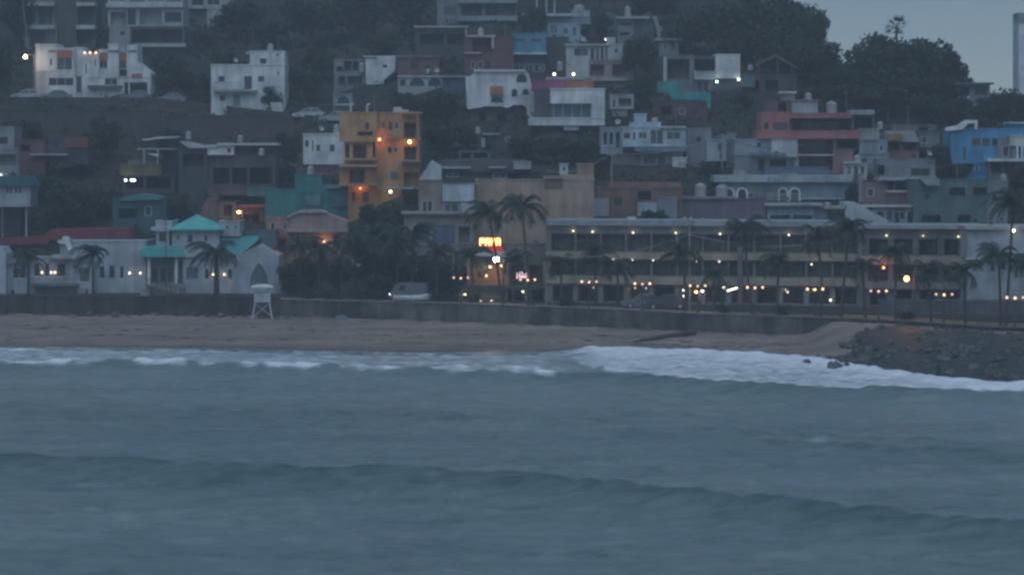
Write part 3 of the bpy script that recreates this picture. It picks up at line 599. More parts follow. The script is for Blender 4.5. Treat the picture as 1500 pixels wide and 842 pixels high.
h.v(912, 187, 1005, 215, WB, 7, 'w 913 194 924 204;w 927 194 931 206;w 935 194 948 204;w 952 190 972 212 c;w 976 193 997 205', fr=FRAME_W); h.v(880, 188, 912, 226, (.38,.42,.46), 6, 'x 884 194 889 212 n;x 893 194 898 212 n;x 902 194 908 216 n', .4)
h.v(930, 168, 947, 180, WB, 4, '', 1); h.slab(924, 179, 968, 187, WB, 5, .3, 'terrace'); h.slab(966, 185, 1004, 187.5, OFFW, 6, -.4, 'roof'); h.v(938, 222, 1000, 246, (.36,.41,.45), 6, 'w 943 225 960 240 c;w 964 225 975 240', .3); h.slab(930, 214.5, 1006, 222, (.20,.26,.33), 1.4, -1.0); h.v(985, 232, 1006, 246, OFFW, 3, '', -1.2); h.v(896, 228, 938, 246, (.20,.18,.18), 5, '', .2); h.rail(880, 216, 912, 226); h.done()
tank(959, 172, 180, 10, h.Y+1.5, 'round pale tank beside the turret of the pale blue house')
h = B('house', 'plain mauve grey house right of the pale blue house', 'house', 1022, 246)
h.v(1006, 189, 1042, 250, (.28,.26,.29), 6, 'w 1020 200 1027 210'); h.v(1035, 205, 1064, 236, (.42,.46,.50), 5, 'w 1052 210 1058 222;d 1054 224 1059 234', -.8); h.v(1064, 196, 1078, 250, (.24,.27,.29), 5, '', -.3); h.done()
h = B('house', 'long blue grey house with paired white arches under a pale roof strip', 'house', 1150, 296)
h.v(1060, 267, 1178, 300, (.22,.24,.26), 7, ''); h.v(1178, 267, 1248, 300, (.21,.27,.33), 7, '', .1); h.slab(1046, 257, 1250, 266.8, (.42,.47,.50), 7.5, -.5, 'roof'); h.slab(1174, 290, 1246, 292, LGREY, .6, -.4)
for a, b_ in ((1062, 1074), (1081, 1093), (1142, 1152), (1158, 1170)): h.arch(a, 277, b_, 296, WHITE, tw=.2)
h.rail(1124, 284, 1176, 293, -.6, FRAME_W); h.slab(1075, 250, 1092, 257, (.34,.33,.30), 2, 2, 'parapet'); h.slab(1142, 254, 1168, 257, GREY, .3, 0, 'parapet'); h.done()
tank(1026, 268, 289, 17, h.Y-1.5, 'large round tank standing left of the arched blue grey house, leftmost of two'); tank(1057, 270, 289, 18, h.Y-2.2, 'large round tank touching the left end of the arched blue grey house')
h = B('house', 'windowless purple grey building behind the hotel roof', 'house', 1050, 330)
h.v(990, 292, 1122, 334, (.20,.165,.205), 8, ''); h.slab(985, 289, 1080, 292, (.26,.21,.25), 8, -.3, 'roof'); h.done()
h = B('house', 'low pale blue building with an open verandah behind the hotel roof', 'house', 1180, 330)
h.v(1124, 303, 1192, 334, (.42,.48,.52), 6, 'x 1128 315 1158 326 n;x 1162 315 1190 326 n'); h.v(1192, 306, 1242, 334, (.27,.31,.34), 6, 'x 1212 312 1238 326 n', .2); h.slab(1120, 298, 1206, 301.5, LGREY, 5, -.8, 'roof'); h.slab(1208, 302, 1240, 306, LGREY, 4, -.5, 'roof'); h.done()
h = B('house', 'white house with one steep slanting gable behind the hotel', 'house', 1285, 332)
h.poly([(1237,296),(1252,296),(1300,322),(1300,336),(1240,336)], (.56,.60,.60), 6); h.v(1278, 303, 1345, 336, (.34,.37,.38), 5, 'w 1299 310 1306 322;w 1309 310 1326 322', 1); h.arch(1282, 309, 1295, 328, GREY, .9); h.arch(1329, 309, 1342, 328, GREY, .9); h.slab(1264, 301, 1345, 303.5, OFFW, 5, .4, 'roof'); h.done()
h = B('house', 'rust red house with a covered upper gallery above the slanting gable', 'house', 1300, 306)
h.v(1264, 269, 1298, 308, (.22,.15,.145), 6, 'w 1270 276 1280 288'); h.v(1298, 280, 1344, 308, (.27,.16,.16), 6, '', .1); h.v(1298, 264, 1344, 280, (.2,.21,.22), 5, 'g 1300 266 1309 279 n;g 1311 266 1328 279 n;g 1331 266 1343 279 n', .2, cop=False); h.slab(1288, 261, 1348, 264, LGREY, 6, -.6, 'roof'); h.slab(1298, 279, 1332, 282, LGREY, .8, -.5); h.v(1258, 256, 1264, 308, (.3,.3,.28), 5, '', .3); h.done()
h = B('house', 'beige stacked house right of the salmon terraces', 'house', 1275, 262)
h.v(1257, 190, 1288, 206, (.36,.36,.34), 6, 'x 1259 205 1284 205.6 n'); h.v(1259, 207, 1300, 226, (.31,.33,.38), 6, 'w 1288 212 1294 222', .2); h.v(1258, 226.3, 1302, 264, (.30,.31,.31), 6, 'w 1262 232 1270 240', .3); h.v(1236, 240, 1270, 262, OFFW, 4, 'w 1242 244 1246 256;w 1251 244 1257 256;w 1261 244 1266 256', -1.4); h.slab(1236, 236.5, 1262, 240, LGREY, 4, -1.8, 'roof'); h.done()
tank(1256, 227, 237, 11, h.Y-.8, 'small tank on the little white annexe below the salmon house')
h = B('house', 'brick red house with open dark gallery under a slanted pale roof', 'house', 1320, 238)
h.poly([(1296,192),(1340,192),(1347,208),(1296,208)], (.40,.40,.38), 6, -.4, 'roof'); h.slab(1298, 196, 1322, 206, (.42,.24,.12), .3, -.7, 'awning'); h.v(1297, 208, 1344, 222, (.2,.15,.145), 6, 'g 1299 209 1318 221 n;g 1323 209 1342 221 n', cop=False); h.v(1297, 222.3, 1346, 240, (.30,.175,.16), 6, '', -.2)
h.v(1308, 184, 1372, 192, (.2,.17,.165), 5, 'x 1346 186 1360 191 n', 2); h.v(1346, 196, 1376, 216, (.23,.23,.23), 5, 'w 1350 200 1358 210', 1); h.done()
h = B('house', 'wide grey house with a dark garage and window strip, above the dull green block', 'house', 1325, 266)
h.v(1284, 234, 1370, 268, (.26,.28,.30), 6, 'g 1285 242 1296 257 n;w 1334 246 1362 258'); h.slab(1288, 258, 1372, 261, GREY, .8, -.6); h.done()
h = B('apartment_block', 'dull green block with two wide windows at the right behind the hotel', 'apartment block', 1390, 332)
h.v(1338, 264, 1446, 336, (.13,.19,.185), 8, 'x 1391 275 1414 287;x 1426 275 1446 286;x 1350 315 1378 326 n;x 1403 315 1422 326 n;w 1354 282 1362 292'); h.v(1446, 266, 1476, 336, (.27,.29,.31), 6, 'w 1452 284 1462 296', .3); h.poly([(1348,262),(1376,262),(1376,272),(1358,272)], (.38,.42,.43), 2, -1, 'awning'); h.done()
h = B('house', 'bright blue house with three square windows at the right edge', 'house', 1435, 262)
BL = (.10,.30,.50)
h.v(1393, 190, 1500, 240, BL, 7, 'w 1424 203 1436 214;w 1439 203 1450 214;w 1453 203 1464 214;w 1411 216 1415 234'); h.v(1480, 180, 1530, 190, BL, 5, '', .5); h.v(1426, 240.3, 1448, 264, BL, 6, 'w 1428 242 1434 254', .1); h.v(1408, 252, 1448, 264, BL, 5, '', -.4)
h.poly([(1384,187),(1402,184),(1414,176),(1432,176),(1432,190),(1428,190),(1428,181),(1418,181),(1410,190),(1386,192)], WHITE, .6, -.4, 'stair_parapet'); h.v(1462, 204, 1484, 234, (.26,.25,.26), 5, 'w 1468 214 1478 230', -.8); h.slab(1478, 179, 1530, 181.5, OFFW, 4, .1, 'roof'); h.done()
h = B('house', 'white balconied house at the right edge, in front of the blue house', 'house', 1475, 272)
h.v(1449, 236, 1530, 276, (.25,.26,.27), 6, 'x 1452 238 1468 254 n;x 1471 238 1486 254 n', .4); h.v(1480, 200, 1530, 214, OFFW, 5, '', .2); h.v(1484, 214.2, 1530, 233, GREY, 4, 'g 1487 215 1530 232 n', .6, cop=False); h.slab(1447, 232.5, 1530, 236.5, WHITE, 4, -.8); h.slab(1489, 214, 1492, 233, WHITE, .3, -.6, 'column'); h.slab(1496, 214, 1499, 233, WHITE, .3, -.6, 'column'); h.done()
h = B('house', 'flat roofed grey house on the far right crest under the trees', 'house', 1430, 156)
h.v(1402, 124, 1450, 160, (.26,.29,.33), 6, 'w 1428 128 1446 140;x 1406 128 1420 148 n'); h.slab(1398, 121, 1456, 124, DGREY, 7, -.8, 'roof'); h.slab(1417, 141, 1421, 152, WHITE, .4, -.6, 'column'); h.done()
h = B('house', 'dim house with a pale eave at the right edge of the crest', 'house', 1490, 160)
h.v(1468, 140, 1530, 164, (.16,.165,.18), 6, 'w 1490 146 1496 156'); h.slab(1464, 138, 1530, 140.5, GREY, 5, -.8, 'roof'); h.slab(1485, 140, 1488, 152, OFFW, .3, -.6, 'column'); h.done()
# far tower in the mist
h = B('tower', 'tall pale tower with a dark cap rising at the far right edge', 'tower', 1512, 156, Y=620)
h.v(1492, 34, 1534, 160, (.93,.92,.90), 7, ''); h.v(1492, 20, 1534, 34, (.36,.37,.38), 7, '', -.1); h.done()
# ---- left, middle height
h = B('house', 'grey two storey house at the left edge with deep slot windows', 'house', 14, 258)
h.v(-30, 187, 21, 218, (.36,.35,.36), 6, 'x -12 201 11 211 n'); h.v(-30, 218.3, 29, 262, (.34,.35,.36), 6, 'x -12 226 24 243 n', -.3); h.lamp(1, 257, COOL, 5, .15, -.5); h.done()
h = B('house', 'pale house with a dark teal roof on stilts at the left edge', 'house', 10, 350)
h.v(-30, 272, 44, 303, (.42,.47,.52), 6, 'x 10 274 12.5 283 n;x 15 274 17.5 283 n;x 22 274 24.5 283 n;x 28 274 30.5 283 n', -1); h.poly([(-30,258),(38,258),(48,273),(-30,273)], (.05,.14,.165), 6.5, -1.5, 'roof'); h.v(-30, 303.5, 30, 354, (.07,.07,.075), 5, '', 1); h.slab(37, 303, 39.5, 352, GREY, .4, -.6, 'stilt'); h.slab(2, 303, 5, 352, (.2,.2,.2), .4, -.6, 'stilt'); h.done()
h = B('house', 'dim dark red house with patched walls left of the slope foot', 'house', 75, 262)
h.v(26, 206, 66, 238, (.18,.075,.085), 5, 'x 30 212 44 222 n'); h.v(66, 206, 96, 238, (.095,.085,.10), 5, 'w 78 208 86 218', .4); h.v(95, 203, 129, 216, (.24,.085,.075), 5, '', .2); h.v(95, 216.4, 129, 240, (.08,.075,.075), 5, '', .4); h.slab(44, 225, 98, 227.5, LGREY, 1.2, -1, 'roof'); h.v(28, 238.4, 66, 266, (.15,.075,.07), 4, '', -.4); h.done()
h = B('house', 'open terrace house with white sail canopies and a yellow parapet', 'house', 205, 286)
h.v(176, 242, 236, 257, (.20,.165,.07), 5, ''); h.v(180, 257.4, 256, 288, (.085,.09,.10), 5, 'g 184 260 210 276 n;g 214 260 250 276 n', .3); h.v(188, 236, 232, 242, (.24,.24,.23), 3, '', 1); h.v(238, 205, 258, 258, (.095,.095,.10), 4, '', 2.2)
h.poly([(208,204.5),(232,200.5),(262,200),(262,201.5),(232,203.5),(209,206)], WHITE, 3, -.5, 'canopy'); h.slab(200, 217.5, 256, 219.3, LGREY, 3, .2, 'beam'); h.poly([(215,225),(232,226),(232,230)], WHITE, 2.5, -.3, 'canopy'); h.slab(230, 219, 232, 240, LGREY, .2, -.1, 'post'); h.slab(210, 219, 212, 240, LGREY, .2, -.1, 'post')
for px in (184, 192.5, 196.5): h.lamp(px, 264, COOL, 6, .14, -.5)
h.done()
h = B('house', 'dim teal house low on the left slope behind the turquoise pyramid roof', 'house', 205, 344)
h.v(165, 292, 244, 346, (.055,.115,.13), 6, 'x 174 306 200 320 n;w 212 302 222 316'); h.poly([(175,290),(205,284),(232,288),(236,293),(175,294)], (.10,.22,.25), 6, -.5, 'roof'); h.done()
h = B('house', 'long dark house with flat pale roofs left of the white block', 'house', 330, 300)
h.v(262, 216, 304, 302, (.085,.085,.09), 6, 'x 268 226 298 244 n'); h.v(304, 214, 343, 227, WHITE, 4, 'w 333 217 338 224', -.2); h.v(304, 227.4, 404, 302, (.11,.095,.095), 6, 'g 312 246 336 270 n;g 340 246 362 270 n;g 366 246 398 270 n', .3); h.v(343, 214, 404, 227, (.10,.105,.11), 5, '', 1)
h.slab(318, 209.5, 408, 213, OFFW, 5, -.6, 'roof'); h.poly([(262,207),(272,207),(300,213),(318,213),(318,217),(276,217)], (.5,.5,.5), 3, -.4, 'roof'); h.v(304, 275, 362, 286, (.20,.12,.115), 1.6, '', -1.4); h.v(362, 276, 404, 288, (.12,.20,.20), 1.6, '', -1.5); h.done()
tank(276, 192, 204, 8, h.Y+1, 'round grey tank at the left end of the long dark house'); tank(383, 217, 228, 9, h.Y-.4, 'pale tank in front of the right end of the long dark house')
h = B('stair_house', 'stone faced stair block beside the amber lamp above the chapel', 'house', 320, 332)
h.poly([(286,322),(304,290),(318,284),(318,336),(286,336)], (.16,.14,.125), 4); h.v(318, 296, 346, 336, (.13,.13,.125), 4, 'x 328 300 340 316 n', .3); h.v(346, 302, 388, 336, (.16,.11,.10), 5, 'g 352 314 380 328 n', .5); h.slab(352, 300, 388, 303.5, (.42,.15,.10), 2, -.6, 'awning'); h.done()
h = B('house', 'white cube house with small dark windows touching the orange building', 'house', 474, 262)
h.v(444, 197, 504, 241, WHITE, 6, 'w 447 206 452 215;w 457 206 459 222;w 463 212 469 222;w 483 212 490 222'); h.v(432, 241.3, 506, 266, (.18,.10,.11), 5, 'x 466 238 472 242 n', .2); h.done(); tank(493, 182, 196, 9, h.Y+2, 'tank tucked between the white cube and orange building')
h = B('house', 'teal green stepped house with a tank on top, left of the orange building', 'house', 450, 336)
TG = (.055,.25,.235)
h.v(432, 257, 472, 282, TG, 6, '', .5); h.v(388, 278, 432, 340, TG, 6); h.v(432, 282.3, 472, 340, TG, 6, 'w 446 304 458 316', .1); h.v(472, 272, 520, 340, TG, 6, '', .2); h.slab(448, 286, 470, 301, (.15,.27,.29), .2, -.1, 'panel'); h.slab(488, 288, 516, 303, (.17,.24,.27), .2, -.1, 'panel'); h.slab(478, 271, 498, 276, (.20,.34,.36), .6, -.3, 'panel'); h.done()
tank(455, 243, 257, 11, h.Y+2, 'cream drum tank standing on the teal green house')
h = B('apartment_block', 'orange four storey apartment block with glowing balcony lamps', 'apartment block', 555, 302)
OR = (.56,.31,.14)
h.v(497, 166, 552, 208, OR, 8, 'w 535 180 541 190;x 524 193 546 199 n', -1.0); h.v(504, 208.2, 552, 242, OR, 7, 'l 517 212 537 232;x 506 212 512 231 n;x 546 210 550 231 n', -.6, cop=False); h.v(497, 242.3, 552, 271, (.50,.24,.10), 7, 'l 512 249 534 268', -1.3)
h.v(510, 271.3, 552, 306, OR, 6, 'd 531 281 540 296;x 516 281 520 296 n', -.2, cop=False); h.v(552, 166, 590, 306, OR, 8, 'w 555 179 558 188;w 560 179 563 188;w 570 179 574 191;w 578 179 584 190;x 568 216 574 224 n;w 576 216 583 224;w 572 252 583 263 b')
h.v(590, 166, 614, 306, OR, 8, 'l 592 180 610 202;l 592 215 610 234;x 592 252 613 274 n;g 592 280 613 298 n', .15); h.slab(588, 163.5, 617, 167, (.5,.3,.16), 6, -.9, 'roof'); h.slab(588, 201.5, 616, 204.5, (.5,.28,.14), 1.2, -1.1); h.slab(588, 234.5, 616, 237, (.45,.3,.2), 1.2, -1.1); h.slab(610, 168, 613, 235, (.5,.28,.14), .3, -1.0, 'column')
h.slab(504, 232.5, 552, 235, (.5,.3,.2), 1.0, -1.6); h.slab(496, 241.5, 552, 244.5, (.52,.36,.22), 1.0, -2.2); h.slab(497, 269, 553, 272, (.5,.33,.2), 1.0, -2.1); h.slab(566, 200, 590, 203, (.5,.3,.15), .8, -.6); h.slab(552, 274, 614, 277, (.4,.38,.36), 1.4, -1.2)
h.lamp(556, 204.5, (1,.25,.07), 3, .18, -.5, 22); h.lamp(600, 208, (1,.50,.14), 9, .2, -.5, 18); h.lamp(572, 281, (1,.95,.62), 7, .15, -.9, 8); h.lamp(528, 276, (1,.3,.08), 3, .1, -.5, 16); h.done()
o_ = h
for px, lb in ((514, 'bent pale vent pipe at the left of the orange roof'), (538, 'short pale vent pipe on the middle of the orange roof')):
    q = MB(); Yq = h.Y+1; p0 = P(px, 166.5, Yq); q.tube([(0,0,0),(0,0,.9),(.12,0,1.05),(.34,0,1.06)], .13, 8); tag(q.build('vent_pipe', wall(OFFW), None, p0), lb, 'pipe')
q = MB(); q.box(-.9, .9, -.7, .7, 0, .3); q.box(-.8, .1, -.5, .5, .3, .62); tag(q.build('solar_heater', wall(OFFW), None, P(587, 165, h.Y+1.5)), 'low white box unit lying on the right of the orange roof', 'roof unit')
# ---------------------------------------------------------------- lower town and sea front
h = B('house', 'sprawling house with a long dark red roof behind the white sea front houses', 'house', 120, Y=356)
h.poly([(60,352),(75,336),(190,334),(193,352)], (.24,.055,.07), 7, -.6, 'roof'); h.poly([(-30,351),(72,346),(72,357),(-30,360)], (.24,.06,.07), 6, -.8, 'roof'); h.v(-25, 358, 190, 440, (.13,.15,.16), 7, 'w 20 362 34 372;w 48 362 62 372'); h.done()
CW = (.44,.47,.50)
h = B('house', 'white sea front house at the left edge with a lamp lit porch', 'house', 60, Y=341)
h.poly([(-30,362),(2,362),(8,372),(9,440),(-30,440)], (.5,.52,.54), 5, -1); h.v(9, 386, 42, 440, CW, 6, 'w 18 393 38 408;w 14 424 22 433'); h.v(42, 378, 112, 418, CW, 7, 'w 50 386 58 404;w 66 386 72 404;w 84 386 96 404', .6); h.v(42, 418.3, 112, 440, (.36,.38,.40), 7, '', .2, cop=False); h.v(112, 384, 138, 440, CW, 6, 'w 117 392 131 412 c;d 125 424 129 436')
h.slab(44, 415.5, 114, 419, (.16,.19,.20), 1.4, -1.0); h.rail(44, 408, 112, 416, -.8); h.slab(8, 382, 44, 386.5, (.24,.26,.27), 6, -.4, 'roof'); h.slab(70, 375, 112, 379, LGREY, 6, -.2, 'roof')
for px in (61.5, 75, 80.5): h.lamp(px, 399, (1,.68,.42), 3, .12, -.3, 1.2)
h.done()
TQ = plain('turquoise_roof', (.12,.47,.43), .7, var=.18, scale=1.2)
h = B('chapel', 'white chapel with turquoise roofs and a tall pointed arch facing the sea', 'chapel', 290, Y=342)
h.v(88, 354, 214, 441, CW, 9, 'w 146 390 153 407;w 160 389 168 407;w 176 390 181 407;w 118 392 126 408', .5); h.poly([(84,352),(90,352),(92,346),(100,346),(102,352),(106,366),(100,368),(96,358),(84,356)], WHITE, .6, -.2, 'bell_gable')
h.v(214, 376, 268, 441, (.26,.28,.30), 7, 'w 222 393 231 413;w 235 393 243 413;w 246 393 252 413', 1.2, fr=FRAME_D); h.slab(216, 376, 220, 418, WHITE, .3, -.3, 'column'); h.slab(256, 376, 260, 418, WHITE, .3, -.3, 'column'); h.slab(212, 416, 270, 441, (.34,.36,.37), 1.6, -.4, 'porch_base')
h.poly([(202,370),(212,361),(262,360),(271,376),(206,376)], TQ, 4, -.9, 'roof')
h.v(228, 325, 252, 339, (.52,.56,.60), 6, '', .3); h.v(229, 339.3, 248, 361, CW, 6, 'w 233 340 243 354', .4, cop=False); h.slab(221, 333, 230, 338, OFFW, 2, 0); h.v(252, 336, 321, 377, (.50,.54,.58), 7, 'w 259 344 263 352;w 275 344 282 355;w 298 344 305 354', -.3, cop=False)
h.v(321, 325, 351, 346, (.48,.52,.56), 6, 'w 331 331 334 335;w 344 331 347 335', .5)
# pyramid roof of the tower
xa, z0 = h.L(246, 336, -.9); xb, _ = h.L(327, 336, -.9); xm, z1 = h.L(288, 314, 2.6); m_ = h.mb('roof', TQ)
m_.add([(xa,-.9,z0),(xb,-.9,z0),(xb,7.2,z0),(xa,7.2,z0),(xm,3,z1)], [(0,1,4),(1,2,4),(2,3,4),(3,0,4),(0,3,2,1)]); m_.box(xa, xb, -.88, 7.18, z0-.12, z0-.01)
h.v(268, 377.3, 346, 441, CW, 8, 'w 273 392 290 408 b;w 300 394 306 408;w 334 394 340 408', 0, cop=False); h.poly([(322,348),(378,347),(378,352),(352,373),(337,373)], TQ, 5, .8, 'roof')
h.v(350, 338, 404, 362, (.12,.17,.17), 5, '', 4); h.poly([(346,375),(380,358),(404,373),(408,374),(408,441),(346,441)], (.45,.48,.51), 8, -.8); h.arch(366, 384, 393, 418, OFFW, 0, pt=True, tw=.1, fill=wall((.17,.18,.19)))
h.v(406, 408, 414, 441, CW, 3, '', -.6)
for px, py in ((190,400),(205.5,400),(312,402),(328.5,402)): h.lamp(px, py, (1,.68,.42) if px > 195 else (1,.85,.55), 3, .12, -.4, 1.5)
h.done()
Yq = 335.2
q = empty('ramp', P(248, 437, Yq)); tag(q, 'dark timber ramp with railing in front of the chapel porch', 'ramp')
rm = MB(); a0 = P(216, 418, Yq)-q.location; a1 = P(272, 434, Yq)-q.location
rm.add([(a0.x,-.6,a0.z-.40),(a1.x,-.6,a1.z-.40),(a1.x,.6,a1.z-.40),(a0.x,.6,a0.z-.40),(a0.x,-.6,a0.z),(a1.x,-.6,a1.z),(a1.x,.6,a1.z),(a0.x,.6,a0.z)], [(0,3,2,1),(4,5,6,7),(0,1,5,4),(1,2,6,5),(2,3,7,6),(3,0,4,7)])
rm.build('deck', WOOD, q); rl = MB()
for k in range(9):
    u = k/8; c = a0.lerp(a1, u); rl.box(c.x-.04, c.x+.04, -.64, -.56, c.z, c.z+.85)
for o_ in (.2, .45, .65, .83): rl.tube([(a0.x,-.6,a0.z+o_),(a1.x,-.6,a1.z+o_)], .035, 6)
rl.build('railing', WOOD, q)
for u in (.1, .5, .9):
    c = a0.lerp(a1, u); pm = MB(); pm.box(c.x-.08, c.x+.08, -.3, .3, -1, c.z-.12); pm.build('post', WOOD, q)
h = B('garden_wall', 'low white garden wall below the ramp of the chapel', 'wall', 232, Y=336.2); h.v(206, 424, 262, 441, (.46,.48,.5), .3, ''); h.done()
# pink house, and houses among the shore trees
h = B('house', 'coral pink house with a broad low gable beside the chapel', 'house', 450, Y=350)
PK = (.46,.235,.185)
h.v(390, 320, 424, 425, PK, 7, 'w 396 326 403 337;w 414 326 421 337;x 404 350 420 372 n'); h.poly([(424,316),(436,311),(468,310),(500,322),(508,326),(508,338),(424,338)], (.40,.27,.25), 7, -.3); h.v(424, 338.3, 508, 425, (.40,.25,.22), 7, 'w 432 344 440 360;w 452 344 462 360;w 488 344 498 360', -.1, cop=False)
h.slab(420, 336, 510, 340, (.45,.36,.33), 1.2, -1.2, 'roof'); h.poly([(420,316),(436,309),(468,308.5),(478,312),(468,312),(438,312),(422,319)], (.46,.38,.36), 6, -.6, 'coping'); h.lamp(475, 353, (1,.52,.2), 8, .15, -.5, 14); h.lamp(404, 348, (1,.25,.08), 2, .1, -.3, 12); h.done()
h = B('house', 'pale house glimpsed between the dark shore trees', 'house', 515, Y=344)
h.poly([(496,378),(510,378),(510,410),(504,410),(496,396)], (.50,.54,.58), 5); h.v(510, 380, 530, 394, (.48,.51,.54), 5, ''); h.v(510, 394.3, 534, 425, (.18,.2,.23), 5, 'w 514 396 528 404', .3, cop=False); h.v(596, 352, 618, 372, (.36,.40,.42), 4, '', -2); h.v(560, 380, 612, 425, (.20,.21,.22), 4, 'w 568 384 578 394;w 590 384 600 394', -1); h.done()
h = B('house', 'tan building with a white gable and big shaded windows left of the palms', 'house', 650, Y=333)
h.v(592, 313, 696, 360, (.34,.31,.28), 8, 'w 607 330 630 356 b;w 634 330 666 357 b;x 672 332 688 357 n'); h.v(592, 360.3, 696, 446, (.26,.255,.25), 8, 'w 612 372 640 396;w 648 372 680 396', .1, cop=False); h.v(613, 265, 646, 313, (.31,.25,.21), 7, 'w 618 294 634 313', .2, fr=FRAME_W); h.v(646, 270, 696, 313, (.33,.30,.27), 7, 'w 650 298 672 312', .3)
h.slab(648, 271, 694, 295, (.52,.60,.64), .15, -.05, 'panel'); h.slab(674, 297, 694, 313, (.42,.46,.50), .15, -.02, 'panel'); h.poly([(612,265),(632,235),(646,244),(646,265)], (.54,.57,.59), 5, .4, 'gable'); h.slab(588, 309.5, 698, 313.5, (.40,.37,.34), 2, -.8); h.done()
h = B('house', 'dark roofed house with small white dormers above the tan building', 'house', 715, 290)
h.poly([(640,236),(655,233),(770,234),(790,246),(790,252),(640,252)], (.11,.11,.115), 7, -.5, 'roof'); h.v(646, 252, 792, 294, (.10,.105,.105), 7, 'w 654 254 672 260;w 722 250 742 262;x 746 254 764 264 n', fr=FRAME_W); h.slab(646, 244, 690, 247, LGREY, .5, -.9); h.slab(716, 244, 742, 246.5, LGREY, .5, -.9); h.v(752, 238, 778, 248, (.40,.42,.40), 2, '', -1.2); h.v(672, 222, 718, 234, (.15,.15,.155), 4, 'x 676 224 690 232 n;x 694 224 714 232 n', 2); h.done()
h = B('house', 'dim stone house with three small windows in the trees below the rounded villa', 'house', 735, 226)
h.v(700, 196, 752, 230, (.105,.10,.105), 6, 'w 712 200 718 208;w 726 200 732 208;w 740 200 746 208;x 708 212 720 222 n'); h.slab(706, 195, 734, 198, GREY, .8, -.6, 'roof'); h.slab(705, 202, 711, 216, LGREY, .4, -.4, 'post'); h.done()
h = B('building', 'big blank tan wall building with a stepped top behind two tall palms', 'building', 780, Y=335)
h.v(697, 264, 870, 444, TAN, 9, 'w 780 352 790 364'); h.v(822, 256, 870, 263.5, TAN, 7, '', .2, cop=False); h.v(846, 241, 870, 255.5, (.38,.27,.19), 7, '', .3); h.v(820, 241, 832, 255.5, (.56,.60,.62), 3, 'w 824 245 828 250', .3); h.slab(796, 258, 824, 262, (.34,.28,.25), 3, -.4, 'roof'); h.v(798, 262.2, 824, 275, (.17,.15,.14), .3, '', -.15, cop=False)
h.done()
h = B('house', 'rust coloured building with pale panels behind the left half of the hotel', 'house', 935, 334)
h.v(876, 276, 1000, 336, (.26,.15,.11), 7, 'x 934 280 954 294 n;w 900 290 912 302'); h.slab(868, 291, 892, 317, (.42,.47,.50), 2, -1, 'panel'); h.slab(934, 297, 962, 317, (.46,.52,.55), 2, -1, 'panel'); h.v(962, 290, 992, 336, (.30,.33,.36), 4, '', -.7); h.slab(892, 268, 998, 276, (.30,.16,.11), 6, .4, 'roof'); h.done()
# ---- restaurant with the lit sign
h = B('restaurant', 'open fronted restaurant with a warmly lit upper terrace under the glowing sign', 'restaurant', 730, Y=325)
h.v(672, 358, 800, 384, (.17,.165,.165), 7, '', .2); h.v(672, 384.2, 800, 420, (.30,.22,.17), 7, 'g 684 387 742 418 n;g 748 388 768 418 n;x 774 388 796 416', .2, cop=False); h.v(672, 420.2, 800, 448, (.32,.37,.42), 7, 'w 678 425 690 438;g 744 425 768 446 n;g 772 425 796 446', .2, cop=False)
h.slab(668, 418, 802, 422.5, (.12,.12,.125), 1.6, -1.3); h.slab(694, 369, 742, 375, (.62,.66,.68), 1.5, -1.2, 'awning'); h.slab(704, 362, 737, 368, (.62,.05,.08), .3, -.6, 'fascia')
for px in (686, 743, 770, 797): h.slab(px-1.6, 376, px+1.6, 418, (.45,.36,.29), .3, -1.0, 'column')
h.rail(676, 411, 798, 418, -1.2)
for px, py, st in ((718,391,5),(734,389,8),(737,392,8),(729,392,5),(712,404,2.5)): h.lamp(px, py, (1,.60,.30), st*.7, .12, 1.0, 34)
h.lamp(704, 441, (1,.6,.3), 2.5, .1, -.9, 7); h.lamp(720, 441, (1,.6,.3), 2.5, .1, -.9, 7); h.rail(700, 437, 740, 446, -1.4); h.lamp(681, 432, (1,.72,.40), 6, .12, -.3, 2); h.lamp(766, 427, (.9,1,.7), 4, .1, -.3, 1); h.done()
def letters(txt, x0, z0, hh, w, gap, d=.14):
    G = {'P': [(0,0,.26,1),(.26,.8,1,1),(.26,.38,1,.56),(.74,.56,1,.8)], 'A': [(0,0,.26,.86),(.74,0,1,.86),(.12,.82,.88,1),(.26,.34,.74,.52)], 'R': [(0,0,.26,1),(.26,.82,.95,1),(.26,.42,.95,.58),(.74,.58,1,.82),(.62,.0,.9,.42)]}
    out = []
    for i, ch in enumerate(txt):
        m = MB()
        for a, b_, c, e in G[ch]: m.box(x0+i*(w+gap)+a*w, x0+i*(w+gap)+c*w, 0, d, z0+b_*hh, z0+e*hh)
        out.append(m)
    return out
Yq = 324.2
sg = empty('sign', P(718, 361, Yq)); tag(sg, 'glowing amber letter sign on the restaurant above a red band', 'sign')
bx = MB(); bx.box(-1.15, 1.15, .16, .26, 0, .95); bx.build('back_panel', plain('sign_panel', (.10,.045,.02), .6), sg)
for m_ in letters('PARA', -1.08, .08, .80, .46, .10): m_.build('letter', glow((1,.30,.055), 4.0), sg)
l = bpy.data.lights.new('sign_light', 'AREA'); l.energy = 24; l.size = 2.2; l.size_y = .8; l.shape = 'RECTANGLE'; l.color = (1,.42,.12)
lo = bpy.data.objects.new('sign_light', l); COL.objects.link(lo); lo.parent = sg; lo.location = (0, -.1, .5); lo.rotation_euler = (math.radians(70), 0, 0)
ns = empty('neon_sign', P(766, 408, 323.6)); tag(ns, 'small pink white neon squiggle right of the restaurant terrace', 'sign')
